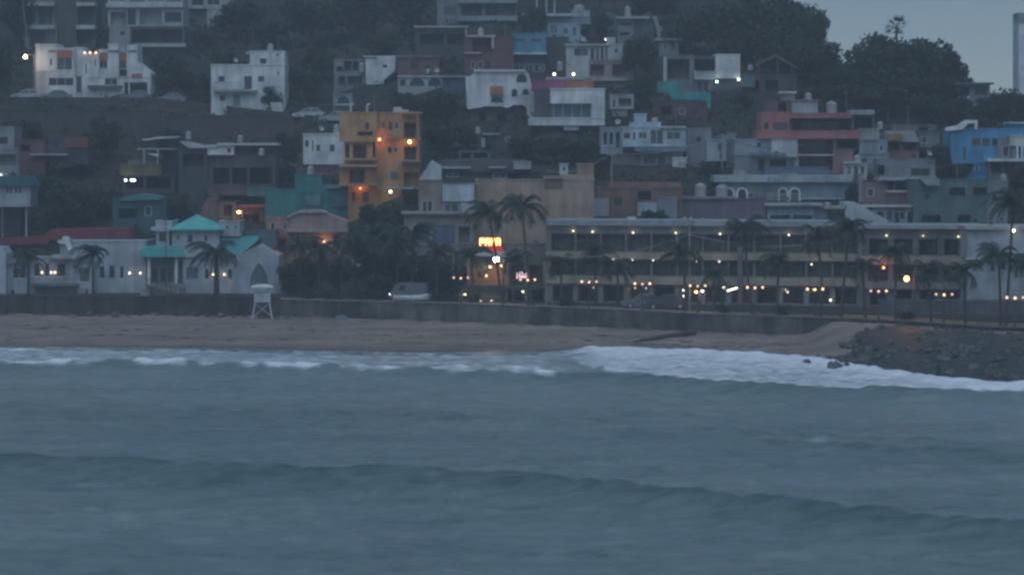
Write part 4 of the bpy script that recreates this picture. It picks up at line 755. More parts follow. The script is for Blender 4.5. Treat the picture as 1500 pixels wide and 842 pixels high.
tb = MB(); tb.tube([(-.62,0,0),(-.60,0,.6),(-.38,0,.05),(-.34,0,.66),(-.26,0,.1)], .05, 6); tb.tube([(-.10,0,.05),(-.12,0,.75),(.0,0,.55),(.08,0,.05)], .05, 6); tb.tube([(.22,0,.45),(.42,0,.5),(.4,0,.1),(.22,0,.08),(.2,0,.4)], .05, 6); tb.build('tube', glow((1,.62,.70), 1.5), ns)
bk = MB(); bk.box(-.8, .8, .08, .14, -.1, .85); bk.build('back_panel', DARKMETAL, ns)
# ---- the hotel
HY = 321.0
h = B('hotel', 'long three storey sea front hotel with balcony galleries and rows of ceiling lamps', 'hotel', 800, Y=HY, yaw=-13.0)
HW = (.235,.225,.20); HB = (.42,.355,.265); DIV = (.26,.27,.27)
def bays(x0, x1, n, y0, y1, kind, g=2.2): 
    w = (x1-x0)/n; return ';'.join('%s %g %g %g %g' % (kind, x0+i*w+g/2, y0, x0+(i+1)*w-g/2, y1) for i in range(n))
XE = 1262
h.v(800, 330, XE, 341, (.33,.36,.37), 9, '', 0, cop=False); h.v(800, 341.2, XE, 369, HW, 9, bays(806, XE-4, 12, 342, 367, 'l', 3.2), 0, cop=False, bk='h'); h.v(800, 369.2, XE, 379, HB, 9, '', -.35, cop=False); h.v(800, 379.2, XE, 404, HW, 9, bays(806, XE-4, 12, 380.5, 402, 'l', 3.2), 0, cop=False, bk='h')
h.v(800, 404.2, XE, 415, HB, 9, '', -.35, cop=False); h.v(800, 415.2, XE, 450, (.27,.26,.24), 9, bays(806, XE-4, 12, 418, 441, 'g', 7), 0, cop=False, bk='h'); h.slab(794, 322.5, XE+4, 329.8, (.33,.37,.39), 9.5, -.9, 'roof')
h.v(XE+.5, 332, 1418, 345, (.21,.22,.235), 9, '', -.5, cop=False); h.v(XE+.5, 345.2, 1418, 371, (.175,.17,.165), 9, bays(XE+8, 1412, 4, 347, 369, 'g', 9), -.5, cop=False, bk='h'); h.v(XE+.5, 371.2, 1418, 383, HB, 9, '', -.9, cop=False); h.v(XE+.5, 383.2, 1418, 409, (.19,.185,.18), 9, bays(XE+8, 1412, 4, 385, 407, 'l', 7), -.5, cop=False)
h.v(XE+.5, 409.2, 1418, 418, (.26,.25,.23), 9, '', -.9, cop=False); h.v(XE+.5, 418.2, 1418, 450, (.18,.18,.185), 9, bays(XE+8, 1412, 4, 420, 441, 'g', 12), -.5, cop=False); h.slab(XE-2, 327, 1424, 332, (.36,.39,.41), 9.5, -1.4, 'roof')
for px in (1088, 1262): h.slab(px-2, 330, px+4, 450, (.185,.175,.17), .4, -.75, 'column')
for px, py, st in ((841,338,9),(870,339,9),(930,340,9),(993,340,8),(1058,341,10),(1158,342,9),(1194,342,8),(1300,342,7),(1352,342,4),(1402,343,8)): h.lamp(px, py, PALEW if px != 1402 else (1,.75,.4), st*.25, .09, -.15 if px < 1262 else -.6, 1.6)
for px, py, st in ((902,379,1),(930,380,1.4),(961,380,1.2),(1025,381,2.2),(1058,381,1.4),(1192,384,1.8)): h.lamp(px, py, (1,.93,.75), st, .10, -.5, .6)
for px, py, st in ((1157,424,1),(1219,435,2.5)): h.lamp(px, py, (1,.93,.7), st, .12, -.4, .8)
for px, w_ in ((868,3),(930,6),(946,5),(1010,7),(1062,9),(1098,8),(1150,4),(1190,6)): h.lamp(px, 420.5, (1,.78,.5), 1.2, .09, .8, w_)
h.lamp(1297, 388, (1,.25,.08), 2.5, .14, -1.0, 20)
h.done()
for px, top, w in ((1003,318,7),(1012,318,7),(1029,319.5,8)): tank(px, top, 326, w, HY-1.5+(1003-px)*.02, {1003:'first small tank of the close pair on the hotel roof', 1012:'second small tank of the close pair on the hotel roof', 1029:'single low tank right of the pair on the hotel roof'}[px])
q = MB(); q.box(-.45, .45, -.3, .3, 0, .34); tag(q.build('roof_unit', wall(OFFW), None, P(925, 322.3, HY)), 'low white unit on the hotel roof near its left end', 'roof unit')
h = B('building', 'pale plain building with a mid ledge at the right of the hotel', 'building', 1460, Y=306)
h.v(1417, 336, 1560, 378, (.44,.47,.50), 8, ''); h.v(1417, 380, 1560, 452, (.40,.43,.46), 8, 'x 1424 442 1440 452 n', .2, cop=False); h.slab(1415, 377.5, 1560, 380.3, OFFW, .6, -.4); h.slab(1414, 331, 1560, 336, LGREY, 8, -.5, 'roof'); h.lamp(1485, 338, (1,.98,.85), 8, .12, -.5, 3); h.done()
h = B('fence', 'dark grey site hoarding below the right end of the hotel', 'fence', 1395, Y=297, yaw=-6)
for k in range(9): h.v(1288+k*27, 441, 1288+k*27+26.3, 466, (.115,.13,.145), .12, '', .05*(k % 2), 'panel', cop=False)
for k in range(10): h.slab(1286.7+k*27, 439, 1288.6+k*27, 467, DGREY, .2, -.12, 'post')
h.slab(1286, 438.6, 1533, 440.6, DGREY, .16, -.03, 'rail'); h.done()
# ---------------------------------------------------------------- vegetation
m, t, b = newmat('foliage')
n1 = nz(t, 1.4, 3); oi = t.nodes.new('ShaderNodeObjectInfo')
r1 = ramp(t, n1.outputs[0], (.020,.032,.018), (.046,.066,.034), .35, .65); r2 = ramp(t, oi.outputs['Random'], (.70,.72,.70), (1.15,1.08,.95), 0, 1)
t.links.new(mul(t, r1.outputs[0], r2.outputs[0]), b.inputs['Base Color']); b.inputs['Roughness'].default_value = .75; LEAF = m
BARK = plain('bark', (.085,.07,.058), .95)
FROND = plain('palm_frond', (.032,.046,.026), .7, var=.4, scale=1.5)
PTRUNK = plain('palm_trunk', (.075,.066,.058), .95, var=.35, scale=2)
def leafquads(mb, c, r, n, s, rnd):
    for _ in range(n):
        v = Vector((rnd.gauss(0,1), rnd.gauss(0,1), rnd.gauss(0,1))).normalized()*r*(.45+.62*rnd.random())
        p = Vector(c)+Vector((v.x, v.y, v.z*.78)); a = Vector((rnd.gauss(0,1), rnd.gauss(0,1), rnd.gauss(0,.6))).normalized(); d = a.cross(Vector((rnd.gauss(0,1), rnd.gauss(0,1), rnd.gauss(0,1)))).normalized()
        k = s*rnd.uniform(.6, 1.5); mb.quad(p-a*k*.5, p+d*k*.42, p+a*k*.5, p-d*k*.42)
CROWNS, TRUNKS = [], []
for vi in range(7):
    rnd = random.Random(50+vi); mb = MB(); tk = MB(); limbs = []
    nb = rnd.randint(19, 24); flat = rnd.choice((.7, .9, 1.0))
    tk.tube([(0,0,-.12),(.01,.01,.12),(.0,.02,.30),(.02,0,.48)], [.055,.040,.034,.024], 7)
    for q in range(nb):
        a = rnd.uniform(0, 6.28); rr = math.sqrt(rnd.random())*.36; z = (.22 if vi < 5 else .34)+rnd.random()*(.60 if vi < 5 else .5)*flat
        rr *= math.sqrt(max(.15, 1-((z-.48)/.46)**2)); c = (rr*math.cos(a), rr*math.sin(a), z); br = rnd.uniform(.13, .20)
        leafquads(mb, c, br, 190, .045, rnd)
        if q % 3 == 0: tk.tube([(0,.01,.24+.1*rnd.random()), (c[0]*.5, c[1]*.5, (.3+c[2])/2+.02), (c[0]*.95, c[1]*.95, c[2])], [.022,.015,.006], 5)
    CROWNS.append(mb.mesh('crown', LEAF)); TRUNKS.append(tk.mesh('trunk', BARK))
HILLG = 'trees growing on the hillside'
def tree(px, row, top, w, label, vi=None, Y=None, grp=HILLG):
    Yv = Y if Y else hit(px, row); loc = P(px, row, Yv)
    if Y: loc.z = 2.4
    hgt = (H-(top-HR)*Yv/F)-loc.z; wd = w*Yv/F
    r = empty('tree', loc, R.uniform(0, 6.28)); tag(r, label, 'tree', grp)
    vi = R.randrange(7) if vi is None else vi
    for nm, me in (('trunk', TRUNKS[vi]), ('crown', CROWNS[vi])):
        o = link(nm, me, r); o.scale = (wd/.88, wd/.88, hgt)
    return r
for a in [
 (-6,150,40,56,'tall dark tree at the far left edge beside the apartments'),(20,70,-30,60,'dark tree cut by the top left corner'),
 (252,150,78,66,'broad dark tree just right of the white stepped villa'),(290,155,92,52,'rounded dark tree between the stepped villa and plain white house'),(240,104,66,40,'dark tree behind the right wing of the stepped villa'),
 (350,60,-10,80,'wide tree on the slope right of the top edge house'),(400,82,10,70,'dark tree upslope of the plain white house'),(455,70,-20,90,'big dark tree on the open slope at the top, left of centre'),(520,62,-25,90,'large tree at the top on the slope over the grey frame'),(590,56,-30,80,'dark tree left of the dim top apartments'),
 (398,164,124,34,'small tree hiding the corner of the plain white house'),(446,150,88,54,'dark tree right of the plain white house'),(470,120,60,60,'dense tree left of the unfinished grey frame'),(560,84,40,56,'dark tree above the small white block'),(625,88,50,50,'dim tree above the reddish brown house'),
 (330,104,66,46,'dark bush like tree behind the plain white house'),(300,70,40,40,'small dark tree under the top edge house'),
 (610,185,130,54,'leafy tree below the arched terrace house'),(648,186,126,62,'broad tree left of the rounded white villa'),(590,165,128,36,'small tree left of the arched terrace'),(645,232,176,64,'dark spreading tree right of the orange building'),(680,222,180,50,'dark tree between orange building and stone house'),(655,262,214,44,'tree right beside the lower orange balconies'),
 (770,236,190,52,'dark tree below the glazed white house'),(810,240,192,60,'rounded tree below the white framed house'),(850,244,196,52,'tree left of the pale blue house'),(760,262,228,36,'small tree behind the dark roofed house'),(880,262,226,34,'low tree below the stairs of the pale blue house'),
 (938,130,32,54,'tall dark tree between the pink apartments and open frame'),(880,62,14,36,'small tree beside the peaked sea green house'),(780,60,-8,40,'tree behind the pale blue house posts'),(945,160,104,44,'dark tree left of the bright teal terrace'),
 (30,220,160,60,'dark tree on the slope at the left edge'),(110,250,196,54,'dark tree right of the patched dark red house'),(150,236,168,60,'dark tree on the slope below the road wall'),(60,300,244,56,'dark tree right of the pale stilt house'),(110,332,250,76,'large dark tree above the long red roof'),(150,318,262,60,'dark tree left of the dim teal house'),(85,338,292,50,'low dark tree just over the long red roof'),
 (250,246,176,50,'dark tree behind the white sail canopies'),(420,250,190,46,'tree left of the white cube house'),(415,280,232,40,'small tree below the white cube at left'),(265,330,280,40,'small dark tree behind the chapel tower'),(540,330,296,36,'bush like tree below the orange building'),(575,340,300,50,'tree below the right side of the orange building'),(605,306,270,30,'little tree left of the white gable'),
 (1010,80,-6,90,'big dark tree on the crest over the lookout block'),(1065,84,-20,96,'large dark tree at the top right of centre'),(1120,92,-25,100,'massive dark tree of the crest mass, above the timber roof frame'),(1170,110,-14,86,'dark tree of the crest mass with the sky at its right'),(1186,120,-22,56,'dark tree standing at the right rim of the crest mass'),(1148,118,10,90,'broad dark tree low in the crest mass'),(1096,96,20,80,'bushy tree at the left foot of the crest mass'),(1200,140,46,80,'dark tree filling the foot of the crest mass'),(960,40,-30,80,'dark tree at the top edge over the long flat roof'),
 (1225,140,76,58,'low tree in the dip between the two crest masses'),(1272,152,36,90,'dark tree left under the lone fan palm'),(1312,152,25,96,'tallest broadleaf tree of the right crest'),(1290,160,84,90,'bushy tree filling the gap below the fan palm'),(1250,160,72,80,'low bushy tree at the left foot of the right crest'),(1335,164,92,90,'dark bushy tree around the white crest lamp'),(1375,166,100,70,'bushy tree at the right foot of the right crest'),(1350,152,36,92,'dark tree on the right shoulder of the crest'),(1382,152,44,76,'ragged tree with branches reaching right into the sky'),(1410,140,106,32,'small round tree beside the flat roofed crest house'),
 (1180,168,112,64,'dark tree behind the salmon house'),(1240,172,116,70,'dark tree above the right part of the salmon house'),(1300,176,118,66,'dark tree below the right crest, right of the salmon house'),(1350,180,124,70,'dark tree above the brick red house'),(1395,186,134,60,'dark tree left of the crest house by the blue house'),(1450,184,140,64,'dark tree over the blue house'),(1490,176,126,50,'dark tree at the right edge under the far tower'),
 (1378,262,200,46,'dark tree left of the blue house'),(1408,266,234,30,'small green tree at the foot of the blue house'),(1490,284,238,50,'leafy tree below the white balconied house'),(1250,300,262,26,'little tree beside the arched blue grey house'),(960,336,296,44,'tree behind the hotel roof by the rust building'),(1040,262,228,40,'low tree between mauve and arched houses'),(1090,160,130,30,'small dark tree in front of the timber roof house')]:
    tree(*a)
SHG = 'dark trees along the sea front'
for px, off, top, w, lb in ((425,14,368,42,'dark tree right of the chapel gable'),(452,12,362,50,'dense dark tree in front of the coral pink house'),(498,13,372,44,'dark tree right of the pink house lamp'),(538,11,360,50,'tall dark tree in the middle of the shore grove'),(574,12,364,46,'dark tree of the shore grove above the pale van'),(612,12,348,46,'olive green tree right of the shore grove'),(640,9,372,44,'low dark tree left of the restaurant terrace'),(666,8,366,46,'dark tree touching the restaurant at its left'),(556,6,392,50,'low dark bushy tree left of the pale van'),(436,7,392,46,'low bushy tree beside the lifeguard tower')):
    tree(px, 440, top, w, lb, None, prom(px, off), SHG)
# scrub: uncountable low growth over the slope
mb = MB(); rnd = random.Random(5)
for k in range(4300):
    x = rnd.uniform(-75, 75); y = rnd.uniform(346, 520); g = float(ground(x, y))
    if g < 3.2: continue
    leafquads(mb, (x, y, g+.15), rnd.uniform(.5, 1.25), 14, .42, rnd)
tag(mb.build('undergrowth', LEAF), kind='stuff')
# palms
PC = []
for vi in range(5):
    rnd = random.Random(90+vi); mb = MB(); nf = 24
    for q in range(nf):
        az = 2*math.pi*q/nf*2.39996+rnd.uniform(-.2, .2); el = math.radians(rnd.uniform(-25, 72)); L_ = rnd.uniform(.82, 1.12); pts = []; p = Vector((0,0,0)); e = el; ns_ = 9
        wind = Vector((.055, 0, -.012))
        for i in range(ns_+1):
            pts.append(p.copy()); p = p+(Vector((math.cos(az)*math.cos(e), math.sin(az)*math.cos(e), math.sin(e)))+wind*i)*(L_/ns_); e -= math.radians(6.5+i*2.1)
        mb.tube(pts, [.022-.002*i for i in range(ns_+1)], 4, cap=False)
        for i in range(1, ns_+1):
            d = (pts[i]-pts[i-1]).normalized(); sd = d.cross(Vector((0,0,1)))
            if sd.length < .05: sd = Vector((1,0,0))
            sd.normalize(); up = sd.cross(d)
            for sgn in (-1, 1):
                for u in (0, .5):
                    b0 = pts[i-1].lerp(pts[i], u); ll = .30*math.sin(math.pi*min(.97, (i+u-.4)/(ns_+.6)))**.6+.06
                    tip = b0+(sd*sgn*.72+d*.62-Vector((0,0,.42))).normalized()*ll*rnd.uniform(.85, 1.1); mb.add([b0-d*.022, b0+d*.022, tip], [(0,1,2)])
    for q in range(5): mb.ball((rnd.uniform(-.05,.05), rnd.uniform(-.05,.05), -.07), .05, 6, 4)
    PC.append(mb.mesh('crown', FROND))
def palm(px, top, size, label, off=2.0, lean=0., bpx=None, bend=.5, rad=.115, Y=None, gz=2.5):
    """crown centre at photo px,top; trunk foot on the promenade at photo column bpx"""
    Yv = Y or prom(bpx or px, off); foot = P(bpx or px, HR, Yv); foot.z = gz; c = P(px, top, Yv)-foot
    r = empty('palm_tree', foot); tag(r, label, 'palm tree', 'palms along the sea front'); pts = []; n = 9
    for i in range(n+1):
        u = i/n; pts.append((c.x*(u**(1+bend))+lean*math.sin(math.pi*u), .12*math.sin(3*u), c.z*u))
    tk = MB(); tk.tube([(0,0,-.3)]+pts, [rad*1.7]+[rad*(1.25-.5*i/n)*(1+.06*(i % 2)) for i in range(n+1)], 8); tk.build('trunk', PTRUNK, r)
    o = link('crown', R.choice(PC), r, (c.x, 0, c.z)); s_ = size*1.06*Yv/F; o.scale = (s_, s_, s_); o.rotation_euler = (R.uniform(-.12,.12), R.uniform(-.12,.12), R.uniform(0,6.28)); return r
for a in [
 dict(px=41, top=378, size=34, label='small palm in front of the left white house porch'), dict(px=136, top=372, size=34, label='drooping palm between the left white house and chapel hall', bend=0),
 dict(px=317, top=372, size=44, label='full crowned palm standing in front of the chapel tower', rad=.26), dict(px=440, top=362, size=36, label='palm in front of the coral pink house', off=7), dict(px=520, top=356, size=40, label='leftmost tall palm of the shore grove', off=7), dict(px=548, top=346, size=42, label='palm above the middle of the shore grove', off=9), dict(px=582, top=358, size=40, label='palm over the pale van', off=7), dict(px=604, top=345, size=38, label='palm over the right end of the shore grove', off=8),
 dict(px=468, top=366, size=38, label='palm rising beside the pink house lamp', off=5), dict(px=500, top=384, size=30, label='short palm left of the pale glimpsed house', off=4), dict(px=640, top=370, size=34, label='palm left of the low restaurant trees', off=5), dict(px=690, top=376, size=36, label='low palm at the left of the lit sign', bpx=694, off=3), dict(px=715, top=312, size=40, label='tall palm leaning behind the lit sign, left of the tall pair', bpx=738, bend=-.35, lean=.25), dict(px=765, top=304, size=44, label='tallest palm before the tan wall, right of the tall pair', bpx=780, bend=-.3), dict(px=752, top=380, size=30, label='short palm under the tall pair', off=4), dict(px=822, top=384, size=30, label='short palm before the left end of the hotel', off=3), dict(px=872, top=372, size=42, label='bushy palm before the hotel near its left lamps', off=5), dict(px=905, top=392, size=30, label='low palm left of the parked cars', off=6),
 dict(px=1001, top=372, size=40, label='palm with a forked look beside the tall pale pole', bpx=1004), dict(px=1092, top=332, size=40, label='tall palm with a curving trunk before the middle of the hotel', bpx=1102, lean=-.25), dict(px=1046, top=402, size=28, label='short palm beside the amber lamp at the hotel middle', off=5), dict(px=1141, top=384, size=32, label='medium palm left of the two tall thin palms', bpx=1138), dict(px=1196, top=346, size=36, label='left one of the two tall thin palms before the hotel', bpx=1202, lean=.2), dict(px=1244, top=336, size=40, label='right one of the two tall thin palms before the hotel', bpx=1232, lean=.1), dict(px=1263, top=392, size=30, label='medium palm just right of the tall thin pair', bpx=1268), dict(px=1312, top=372, size=34, label='palm beside the bright amber street lamp', bpx=1312), dict(px=1358, top=398, size=36, label='palm before the hoarding left of the hotel end', bpx=1364), dict(px=1412, top=396, size=32, label='palm before the right end of the hotel', bpx=1414),
 dict(px=1463, top=376, size=40, label='spiky lower palm of the right edge pair', bpx=1466), dict(px=1484, top=296, size=44, label='very tall palm of the right edge pair', bpx=1473, lean=.2, bend=.8), dict(px=1512, top=386, size=36, label='palm cut off by the right edge')]:
    palm(**a)
# the lone fan palm on the crest
Yf = hit(1313, 150); r = empty('palm_tree', P(1313, 150, Yf)); tag(r, 'lone fan palm sticking out of the right crest against the sky', 'palm tree')
z1 = (150-40)*Yf/F; tk = MB(); tk.tube([(0,0,-.4),(.05,0,z1*.5),(0,0,z1)], [.24,.18,.15], 8); tk.build('trunk', PTRUNK, r); fm = MB(); rnd = random.Random(4)
for q in range(26):
    az = rnd.uniform(0, 6.28); el = rnd.uniform(-.7, 1.3); d = Vector((math.cos(az)*math.cos(el), math.sin(az)*math.cos(el), math.sin(el))); s0 = d.cross(Vector((.1,.2,1))).normalized(); p0 = d*.95
    fm.tube([(0,0,0), p0], .025, 4)
    for k in range(-4, 5):
        a_ = k*.26; dd = (d*math.cos(a_)+s0*math.sin(a_)).normalized(); tp = p0+dd*(1.0-.05*abs(k))-Vector((0,0,.12*abs(k)*.4)); w_ = dd.cross(d.cross(s0)).normalized()*.06; fm.add([p0-w_, p0+w_, tp], [(0,1,2)])
fm.build('crown', FROND, r, (0, 0, z1))
# ---------------------------------------------------------------- road on the hill, cars
def strip(name, pts, w, mat, th=.25):
    mb = MB(); q = []
    for px, row in pts:
        Y = hit(px, row); q.append(P(px, row, Y))
    for a, c in zip(q[:-1], q[1:]):
        mb.add([(a.x,a.y-1,a.z-th),(c.x,c.y-1,c.z-th),(c.x,c.y+w,c.z-th),(a.x,a.y+w,a.z-th),(a.x,a.y-1,a.z+.05),(c.x,c.y-1,c.z+.05),(c.x,c.y+w,c.z+.05),(a.x,a.y+w,a.z+.05)], [(0,3,2,1),(4,5,6,7),(0,1,5,4),(2,3,7,6)])
    return mb.build(name, mat)
tag(strip('road', [(-60,148),(60,148),(225,149),(300,157),(360,164),(430,172),(500,180)], 4.5, ASPH), kind='structure')
m_ = MB(); q_ = [P(px, row, hit(px, row)) for px, row in ((-60,148),(60,148),(225,149),(300,157),(360,164),(430,172),(500,180))]
for a, c in zip(q_[:-1], q_[1:]): m_.add([(a.x,a.y-1.2,a.z-.8),(c.x,c.y-1.2,c.z-.8),(c.x,c.y-.95,c.z-.8),(a.x,a.y-.95,a.z-.8),(a.x,a.y-1.2,a.z+.5),(c.x,c.y-1.2,c.z+.5),(c.x,c.y-.95,c.z+.5),(a.x,a.y-.95,a.z+.5)], [(0,1,5,4),(4,5,6,7),(2,3,7,6)])
tag(m_.build('parapet_wall', wall((.085,.074,.068))), 'low dark parapet along the hill road, hiding the wheels of the parked cars', 'wall')
h = B('retaining_wall', 'long dark stone retaining wall below the hill road at the left', 'wall', 120, 196); h.v(-40, 163, 236, 205, (.085,.072,.066), .6); h.done()
h = B('retaining_wall', 'short dark retaining wall below the hill road left of the white cube', 'wall', 350, 204); h.v(240, 172, 430, 212, (.088,.076,.07), .6); h.done()
def make_car(paint, label, px, row, yaw=0, lit=False, Y=None, van=False, gz=None):
    Yv = Y or hit(px, row); loc = P(px, row, Yv)
    if Y: loc.z = 2.41 if gz is None else gz
    r = empty('van' if van else 'parked_car', loc, math.radians(yaw)); tag(r, label, 'van' if van else 'car', None if van else 'parked cars')
    pm = plain('car_paint', paint, .35, var=.08, scale=2)
    if van: low = [(-2.5,.35),(2.5,.35),(2.5,1.0),(2.5,2.2),(2.3,2.3),(-1.3,2.3),(-1.75,2.05),(-2.25,1.25),(-2.5,1.05)]
    else: low = [(-2.1,.28),(2.1,.28),(2.13,.6),(2.08,.88),(1.5,.95),(-1.0,.93),(-1.9,.80),(-2.12,.62)]
    hw = .95 if van else .86; b_ = MB(); n = len(low)
    vs = [(x,-hw*(1 if z < 1 else .93),z) for x, z in low]+[(x,hw*(1 if z < 1 else .93),z) for x, z in low]
    b_.add(vs, [tuple(range(n)), tuple(range(2*n-1,n-1,-1))]+[(i,n+i,n+(i+1)%n,(i+1)%n) for i in range(n)])
    if not van:   # roof and pillars
        b_.add([(-.25,-.62,1.40),(1.0,-.62,1.42),(1.0,.62,1.42),(-.25,.62,1.40),(-.2,-.58,1.46),(.9,-.58,1.47),(.9,.58,1.47),(-.2,.58,1.46)], [(0,3,2,1),(4,5,6,7),(0,1,5,4),(1,2,6,5),(2,3,7,6),(3,0,4,7)])
        for s_ in (-1, 1):
            for (xa, za, xb, zb) in ((-.98,.93,-.24,1.41),(.36,.94,.38,1.41),(1.52,.95,1.0,1.42)): b_.tube([(xa,s_*.78,za),(xb,s_*.61,zb)], .045, 5)
    if van: r.scale = (.78, .9, .82)
    b_.build('body', pm, r); g = MB()
    if van:
        for s_ in (-1, 1): g.box(-1.2, -.45, s_*.90-.015, s_*.90+.015, 1.35, 2.0)
        g.add([(-1.80,-.75,1.98),(-1.80,.75,1.98),(-2.28,.8,1.28),(-2.28,-.8,1.28)], [(0,1,2,3)])
    else: g.add([(-.93,-.74,.94),(1.46,-.74,.95),(1.46,.74,.95),(-.93,.74,.94),(-.26,-.6,1.40),(.98,-.6,1.41),(.98,.6,1.41),(-.26,.6,1.40)], [(0,3,2,1),(0,1,5,4),(1,2,6,5),(2,3,7,6),(3,0,4,7)])
    g.build('window', GLASS, r); wr = .36 if van else .31
    for x in ((-1.6, 1.6) if van else (-1.32, 1.30)):
        for y in (-hw+.06, hw-.06):
            w = MB(); w.lathe([(.02,-.1),(wr*.9,-.1),(wr,-.06),(wr,.06),(wr*.9,.1),(.02,.1)], 14); o = w.build('wheel', plain('tyre', (.025,.025,.025), .9), r, (x, y, wr)); o.rotation_euler = (math.pi/2, 0, 0)
            k = MB(); k.lathe([(.01,-.115),(wr*.6,-.11),(wr*.6,.11),(.01,.115)], 10); k.build('rim', plain('wheel_rim', (.35,.35,.36), .4), o)
    for y in (-.6, .6):
        l_ = MB(); l_.ball((0,0,0), .10, 8, 5); z = .62 if not van else .85; o = l_.build('headlight', glow((1,.97,.85), 22) if lit and y < 0 else plain('lamp_glass', (.55,.56,.56), .2), r, (-2.08 if not van else -2.48, y, z)); o.scale = (.6, 1.5, 1)
        if lit and y < 0: o.scale = (1.2, 1.8, 1.6)
    return r
WC = (.50,.50,.50); SV = (.20,.21,.22); DK = (.06,.065,.07)
make_car(WC, 'white car parked below the left hill street lamp', 40, 147); make_car(SV, 'pale car parked before the steps of the white villa', 82, 148); make_car(SV, 'silver car parked before the villa garage', 200, 148.5); make_car((.24,.25,.26), 'pale car alone on the road right of the white villa', 250, 152, -4); make_car((.30,.31,.32), 'car parked beneath the plain white house', 335, 160.5, -6); make_car(WC, 'white car on the hill road right of the plain white house', 453, 174.5, -8); make_car((.40,.40,.40), 'pale car partly hidden behind the orange building', 492, 180, -8)
make_car((.15,.165,.18), 'silver car parked before the hotel, left of the two', 942, 0, 3, Y=prom(942, 6.4)); make_car((.06,.07,.08), 'dark car parked before the hotel, right of the two', 975, 0, 3, Y=prom(975, 6.4))
make_car((.15,.155,.16), 'boxy pale van with one bright headlight under the shore trees', 600, 0, -8, lit=True, Y=prom(600, 5.6), van=True)
# ---------------------------------------------------------------- lamps and poles
def globe_lamp(px, label, off=1.4):
    Y = prom(px, off); r = empty('street_lamp', (0,0,0)); p = P(px, HR, Y); p.z = 2.5; r.location = p; tag(r, label, 'street lamp', 'three globe lamps along the promenade')
    po = MB(); po.lathe([(.13,0),(.13,.18),(.07,.3),(.055,1.4),(.045,2.35),(.07,2.4),(.001,2.45)], 10); po.build('post', DARKMETAL, r)
    ar = MB(); ar.tube([(-.72,0,2.42),(-.5,0,2.26),(0,0,2.2),(.5,0,2.26),(.72,0,2.42)], .03, 6); ar.build('arm', DARKMETAL, r)
    for x, z in ((-.72, 2.58), (0, 2.53), (.72, 2.58)):
        g = MB(); g.ball((0,0,0), .115, 10, 7); g.build('globe', glow((1,.58,.32), R.choice((.8, 1.2, 1.6, 2.2))), r, (x, 0, z)); 
    l = bpy.data.lights.new('lamp_light', 'POINT'); l.energy = 14; l.color = (1,.55,.25); l.shadow_soft_size = .5; lo = bpy.data.objects.new('lamp_light', l); COL.objects.link(lo); lo.parent = r; lo.location = (0, -.1, 2.9)
for px, lb in ((675,'three globe lamp left of the restaurant terrace'),(773,'three globe lamp right of the restaurant, under the neon'),(863,'three globe lamp before the left part of the hotel'),(941,'three globe lamp in front of the silver parked car'),(1022,'three globe lamp beside the amber street lamp of the hotel middle'),(1106,'three globe lamp at the foot of the curving tall palm'),(1194,'three globe lamp by the left tall thin palm'),(1287,'three globe lamp left of the hoarding'),(1383,'three globe lamp before the middle of the hoarding'),(1487,'three globe lamp nearest the right edge')): globe_lamp(px, lb)
def street_light(px, row, label, c, st, off=None, Y=None, foot=None, W=30, r_=.2, arm=.7, mat=DARKMETAL):
    Yv = Y or prom(px, off); top = P(px, row, Yv); g = 2.45 if foot is None else foot
    r = empty('street_lamp', (top.x+arm, Yv, g)); tag(r, label, 'street lamp'); hh = top.z-g
    po = MB(); po.tube([(0,0,-.3),(0,0,hh*.6),(0,0,hh+.25)], [.10,.08,.06], 8); po.tube([(0,0,hh+.25),(-arm*.5,0,hh+.32),(-arm,0,hh+.2)], .04, 6); po.build('pole', mat, r)
    s_ = MB(); s_.lathe([(.05,.22),(.22,.12),(.24,.05)], 10, (-arm,0,hh)); s_.build('lamp_shade', mat, r)
    b_ = MB(); b_.ball((0,0,0), r_, 10, 7); b_.build('bulb', glow(c, st), r, (-arm, 0, hh))
    l = bpy.data.lights.new('lamp_light', 'POINT'); l.energy = W; l.color = c; l.shadow_soft_size = .3; lo = bpy.data.objects.new('lamp_light', l); COL.objects.link(lo); lo.parent = r; lo.location = (-arm, -.35, hh-.25)
street_light(1328, 408, 'bright amber street lamp before the right part of the hotel', (1,.34,.08), 9, 6, W=85, r_=.25); street_light(727, 380, 'bright white street lamp in front of the restaurant', (1,.96,.85), 26, 3, W=110, r_=.27)
street_light(1020, 427, 'small amber lamp on a short post at the hotel middle', AMBER, 14, 4, W=30, r_=.15, arm=.3); street_light(1029, 426, 'small white lamp right beside the amber one at the hotel middle', (1,1,.95), 8, 4.5, W=6, r_=.11, arm=.25)
Yk = hit(350, 330); street_light(350, 310, 'amber street lamp on the hillside above the chapel', AMBER, 20, Y=Yk-1, foot=float(ground((350-750)*Yk/F, Yk-1)), W=90, r_=.2, arm=.4)
Yk = hit(42, 147); street_light(37, 83.5, 'pale warm street lamp left of the white stepped villa', (1,.72,.42), 24, Y=Yk, foot=float(ground((45-750)*Yk/F, Yk)), W=120, r_=.24, arm=1.2, mat=plain('galvanised', (.3,.3,.3), .5))
Yk = hit(1336, 150)-5; street_light(1334, 121, 'white lamp shining among the dark trees of the right crest', (1,1,.95), 8, Y=Yk, foot=float(ground((1336-750)*Yk/F, Yk)), W=20, r_=.2, arm=.4)
